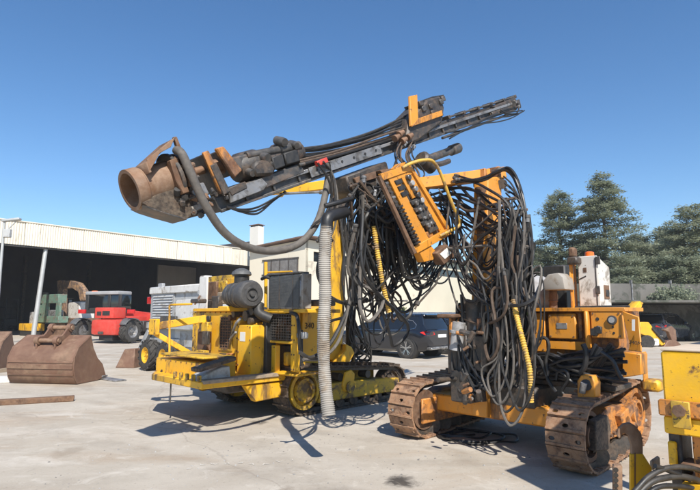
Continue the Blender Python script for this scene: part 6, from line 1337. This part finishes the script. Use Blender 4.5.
# ============================================================ third machine, reaching into the frame at the right edge
F3 = Frame(at(660, 351, 3.2).xy, 136); zt3 = at(660, 351, 3.2).z; zb3 = at(658, 411, 3.2).z
m3 = fthing('drill_rig', 'worn yellow rig cut by the right edge, with dusty tank top and rusty hook', 'drill rig', F3)
tank = MB().box((-1.7, -1.2, zb3), (0, 0, zt3)).build('tank', 'tank_yellow', m3, 0.012)
MB().box((-1.7, -1.2, zt3 + 0.002), (0.0, 0.0, zt3 + 0.014)).build('tank_lid', 'light_dust', tank, 0.006)
MB().box((-1.72, 0.001, zb3 - 0.02), (0.02, 0.05, zb3 + 0.07)).build('tank_ledge', 'orange_worn', tank, 0.008)
MB().box((-1.6, 0.0, zb3 - 0.12), (0.0, 0.03, zb3 - 0.022)).build('lower_rail', 'tank_yellow', tank, 0.008)
c = F3(680.5, 410, y=0.05); MB().cyl((c.x, 0.05, c.z), (c.x, 0.10, c.z), 0.035, n=6).build('bolt_head', 'rust', tank); MB().prism([(c.x - 0.05, 0.052, c.z + 0.05), (c.x + 0.045, 0.052, c.z + 0.05), (c.x + 0.04, 0.052, c.z - 0.10), (c.x - 0.05, 0.052, c.z - 0.10)], (0, 0.02, 0)).build('lug_plate', 'lemon_worn', tank, 0.005)
for nm, mt, y0, y1, x0, x1, za, zc in (('leg', 'rust', -1.0, -0.7, -1.5, -1.2, 0.0, zb3), ('frame_beam', 'grease', -1.1, -0.1, -1.5, -0.1, 0.34, 0.52)):
    MB().box((x0, y0, za), (x1, y1, zc)).build(nm, mt, m3, 0.012)
lo, hi = F3.ybox(667, 420, 684, 470, -0.10, 0.03); MB().box((lo[0], -0.34, 0.0), (hi[0], -0.10, zb3)).build('leg', 'grease', m3, 0.012)
lo, hi = F3.ybox(668.5, 440, 679, 466, -0.098, 0.03); MB().box(lo, hi).build('leg_plate', 'tank_yellow', m3, 0.008)
lo, hi = F3.ybox(690, 418, 712, 470, -0.06, 0.04); MB().box((lo[0], -0.3, 0.0), (hi[0], -0.06, zb3)).build('leg', 'orange_worn', m3, 0.012)
lo, hi = F3.ybox(680, 462, 712, 474, -0.04, 0.04); MB().box((lo[0], -0.2, lo[2]), (hi[0], -0.02, hi[2])).build('cross_tube', 'rust', m3, 0.012)
MB().cyl((-0.22, -0.14, zb3 - 0.1), (-0.22, -0.14, zb3 - 0.02), 0.05).build('leg_pin', 'steel_dark', m3)
# rusty hook plate
D = 3.55
def hk(px, py, d=D): return F3.L(at(px, py, d))
hq = [(617, 436), (618.5, 429), (623, 424.5), (630, 423), (636.5, 427), (641.5, 434), (643, 443), (643, 458), (640, 464), (631, 464), (631, 446), (628, 436), (624.5, 433), (622, 434.5), (621.5, 438), (619, 439)]
tv = (F3.I @ Vector((0.35, 1, 0)).normalized()) * 0.045
MB().prism([hk(*q) for q in hq], tv).build('hook', 'casing_rust', m3, 0.006)
MB().prism([hk(630, 454, D - 0.006), hk(643, 454, D - 0.006), hk(652, 468), hk(652, 500), hk(648, 560), hk(630, 560)], tv * 0.9).build('hook_plate', 'tank_yellow', m3, 0.006)
MB().prism([hk(634.5, 453, D - 0.015), hk(635.8, 453, D - 0.015), hk(635.8, 500, D - 0.015), hk(634.5, 500, D - 0.015)], tv * 0.12).build('weld_seam', 'rust', m3)
bq = [hk(613.5, 466, 3.3), hk(622.5, 466, 3.3), hk(623, 560, 3.3), hk(614, 560, 3.3)]
bar = MB().prism(bq, tv * 1.4).build('drilled_bar', 'casing_rust', m3, 0.006)
for k in range(5):
    c = hk(616, 470 + 5.2 * k, 3.295); MB().cyl(c, c + tv * 0.05, 0.014, n=8).build('bar_hole', 'ink', bar)
bb = hk(616, 560, 3.3); MB().box((bb.x - 0.5, bb.y - 0.6, 0.0), (bb.x + 0.12, bb.y + 0.06, bb.z + 0.06)).build('base_frame', 'lemon_worn', m3, 0.02)
MB().box(hk(650, 470, 3.9), hk(660, 456, 4.0)).build('wood_block', 'wood', m3, 0.01)
for pts, r, mt in (([(610, 520), (636, 490), (650, 476), (668, 468), (690, 468), (715, 476)], 0.015, 'rubber_dusty'), ([(612, 530), (645, 487), (668, 477.5), (690, 478), (715, 488)], 0.017, 'rubber_dusty'), ([(618, 535), (650, 492), (676, 486), (700, 490)], 0.014, 'rubber'), ([(655, 466), (672, 472), (690, 480)], 0.013, 'rubber')):
    hose(m3, [hk(x, y, 2.9 + 0.002 * (x - 610)) for x, y in pts], r, mt, 8, 12)
lo = hk(676, 483, 3.1); MB().box((lo.x - 1.0, lo.y - 0.8, 0.35), (lo.x, lo.y, lo.z)).build('valve_cover', 'lemon', m3, 0.03)
# box and hose coil added out of frame to shade ground by the track
s_ = gnd(503, 470); hC = 2.6; pc_ = F3.L((s_.x + 0.28 * hC, s_.y - 0.96 * hC, 0)); ex_ = F3.I @ Vector((0.77, 0.64, 0)); ey_ = F3.I @ Vector((0.64, -0.77, 0))
MB().prism([Vector((pc_.x, pc_.y, 1.85)) + ex_ * a + ey_ * b for a, b in ((0, 0), (1.1, 0), (1.1, 0.25), (0, 0.25))], (0, 0, hC - 1.85)).build('cabinet', 'lemon', m3, 0.02)  # unseen caster box, added for its shadow
q = gnd(533, 447); hR = 3.0; cr = F3.L((q.x + 0.28 * hR, q.y - 0.96 * hR, hR))
R = random.Random(3)
for k in range(8):
    n0 = Vector((0.5 + rnd(0.1), -0.8, 0.4 + rnd(0.1))).normalized(); n0 = F3.I @ n0; a_ = n0.orthogonal().normalized(); b_ = n0.cross(a_); rr = 0.2 + 0.035 * k
    hose(m3, [cr + a_ * rr * math.cos(t) + b_ * rr * math.sin(t) + n0 * R.uniform(-0.05, 0.05) for t in [2 * PI * i / 12 for i in range(13)]], 0.022, 'rubber', 4, 6)  # unseen coil, added for its round shadow
cm = Vector((pc_.x, pc_.y, 0)) + ex_ * 0.9 + ey_ * 0.12; MB().bar(Vector((cm.x, cm.y, 0)), Vector((cm.x, cm.y, 1.86)), 0.12, 0.12).build('caster_post', 'lemon_worn', m3, 0.01); MB().bar(Vector((cm.x, cm.y, hC)), Vector((cr.x, cr.y, hR + 0.1)), 0.08, 0.08).build('caster_coil_post', 'lemon_worn', m3, 0.01)

# ============================================================ litter of the yard
R = random.Random(12)
gv = MB()
for k in range(1500):
    if R.random() < 0.4: x, y = R.uniform(-3, 3.5), R.uniform(3.6, 9)
    else: x, y = R.uniform(-9, 6), R.uniform(3.6, 17)
    s = R.choice([0.004, 0.006, 0.008, 0.012]) * R.uniform(0.7, 1.4); a = R.uniform(0, 6)
    vs = [Vector((math.cos(a + q) * s * R.uniform(.7, 1.3) + x, math.sin(a + q) * s * R.uniform(.7, 1.3) + y, 0.001)) for q in (0, 1.3, 2.6, 3.9, 5.1)]
    gv.add(vs + [Vector((x, y, s * R.uniform(0.6, 1.1)))], [(0, 1, 5), (1, 2, 5), (2, 3, 5), (3, 4, 5), (4, 0, 5)])
g_ = gv.build('gravel', 'concrete_wall', None, 0, False); g_['kind'] = 'stuff'; g_['label'] = 'loose grit and small stones scattered over the concrete yard'
pm_ = MB()
for k in range(11):   # row of chalky paint marks
    c = gnd(188 + 13 * k, 467 - 0.6 * k + R.uniform(-2, 2)); 
    for j in range(3):
        a = R.uniform(0, 3.1); l = R.uniform(0.012, 0.04); w = R.uniform(0.004, 0.010); d = Vector((math.cos(a), math.sin(a), 0)); n_ = Vector((-d.y, d.x, 0)); o = Vector((c.x + R.uniform(-.03, .03), c.y + R.uniform(-.03, .03), 0.004 + 0.001 * j))
        pm_.add([o - d * l - n_ * w * .4, o - n_ * w, o + d * l - n_ * w * .3, o + d * l * .9 + n_ * w * .5, o + n_ * w, o - d * l + n_ * w * .3], [(0, 1, 2, 3, 4, 5)])
struct(pm_.build('paint_marks', 'chalk', None, 0, False))

# ============================================================ light summer haze filling the yard
hz = MB(); hz.box((-70, -6, -1.0), (75, 130, 24.0)); ho = hz.build('haze', 'paper', None, 0, False)
ho['kind'] = 'stuff'; ho['label'] = 'thin pale haze over the yard'
hm = bpy.data.materials.new('haze'); hm.use_nodes = True; hn = hm.node_tree; hn.nodes.clear()
pv = hn.nodes.new('ShaderNodeVolumePrincipled'); pv.inputs['Color'].default_value = (0.93, 0.96, 1.0, 1); pv.inputs['Density'].default_value = 0.0006; pv.inputs['Anisotropy'].default_value = 0.0
mo = hn.nodes.new('ShaderNodeOutputMaterial'); hn.links.new(pv.outputs[0], mo.inputs['Volume'])
ho.data.materials.clear(); ho.data.materials.append(hm)
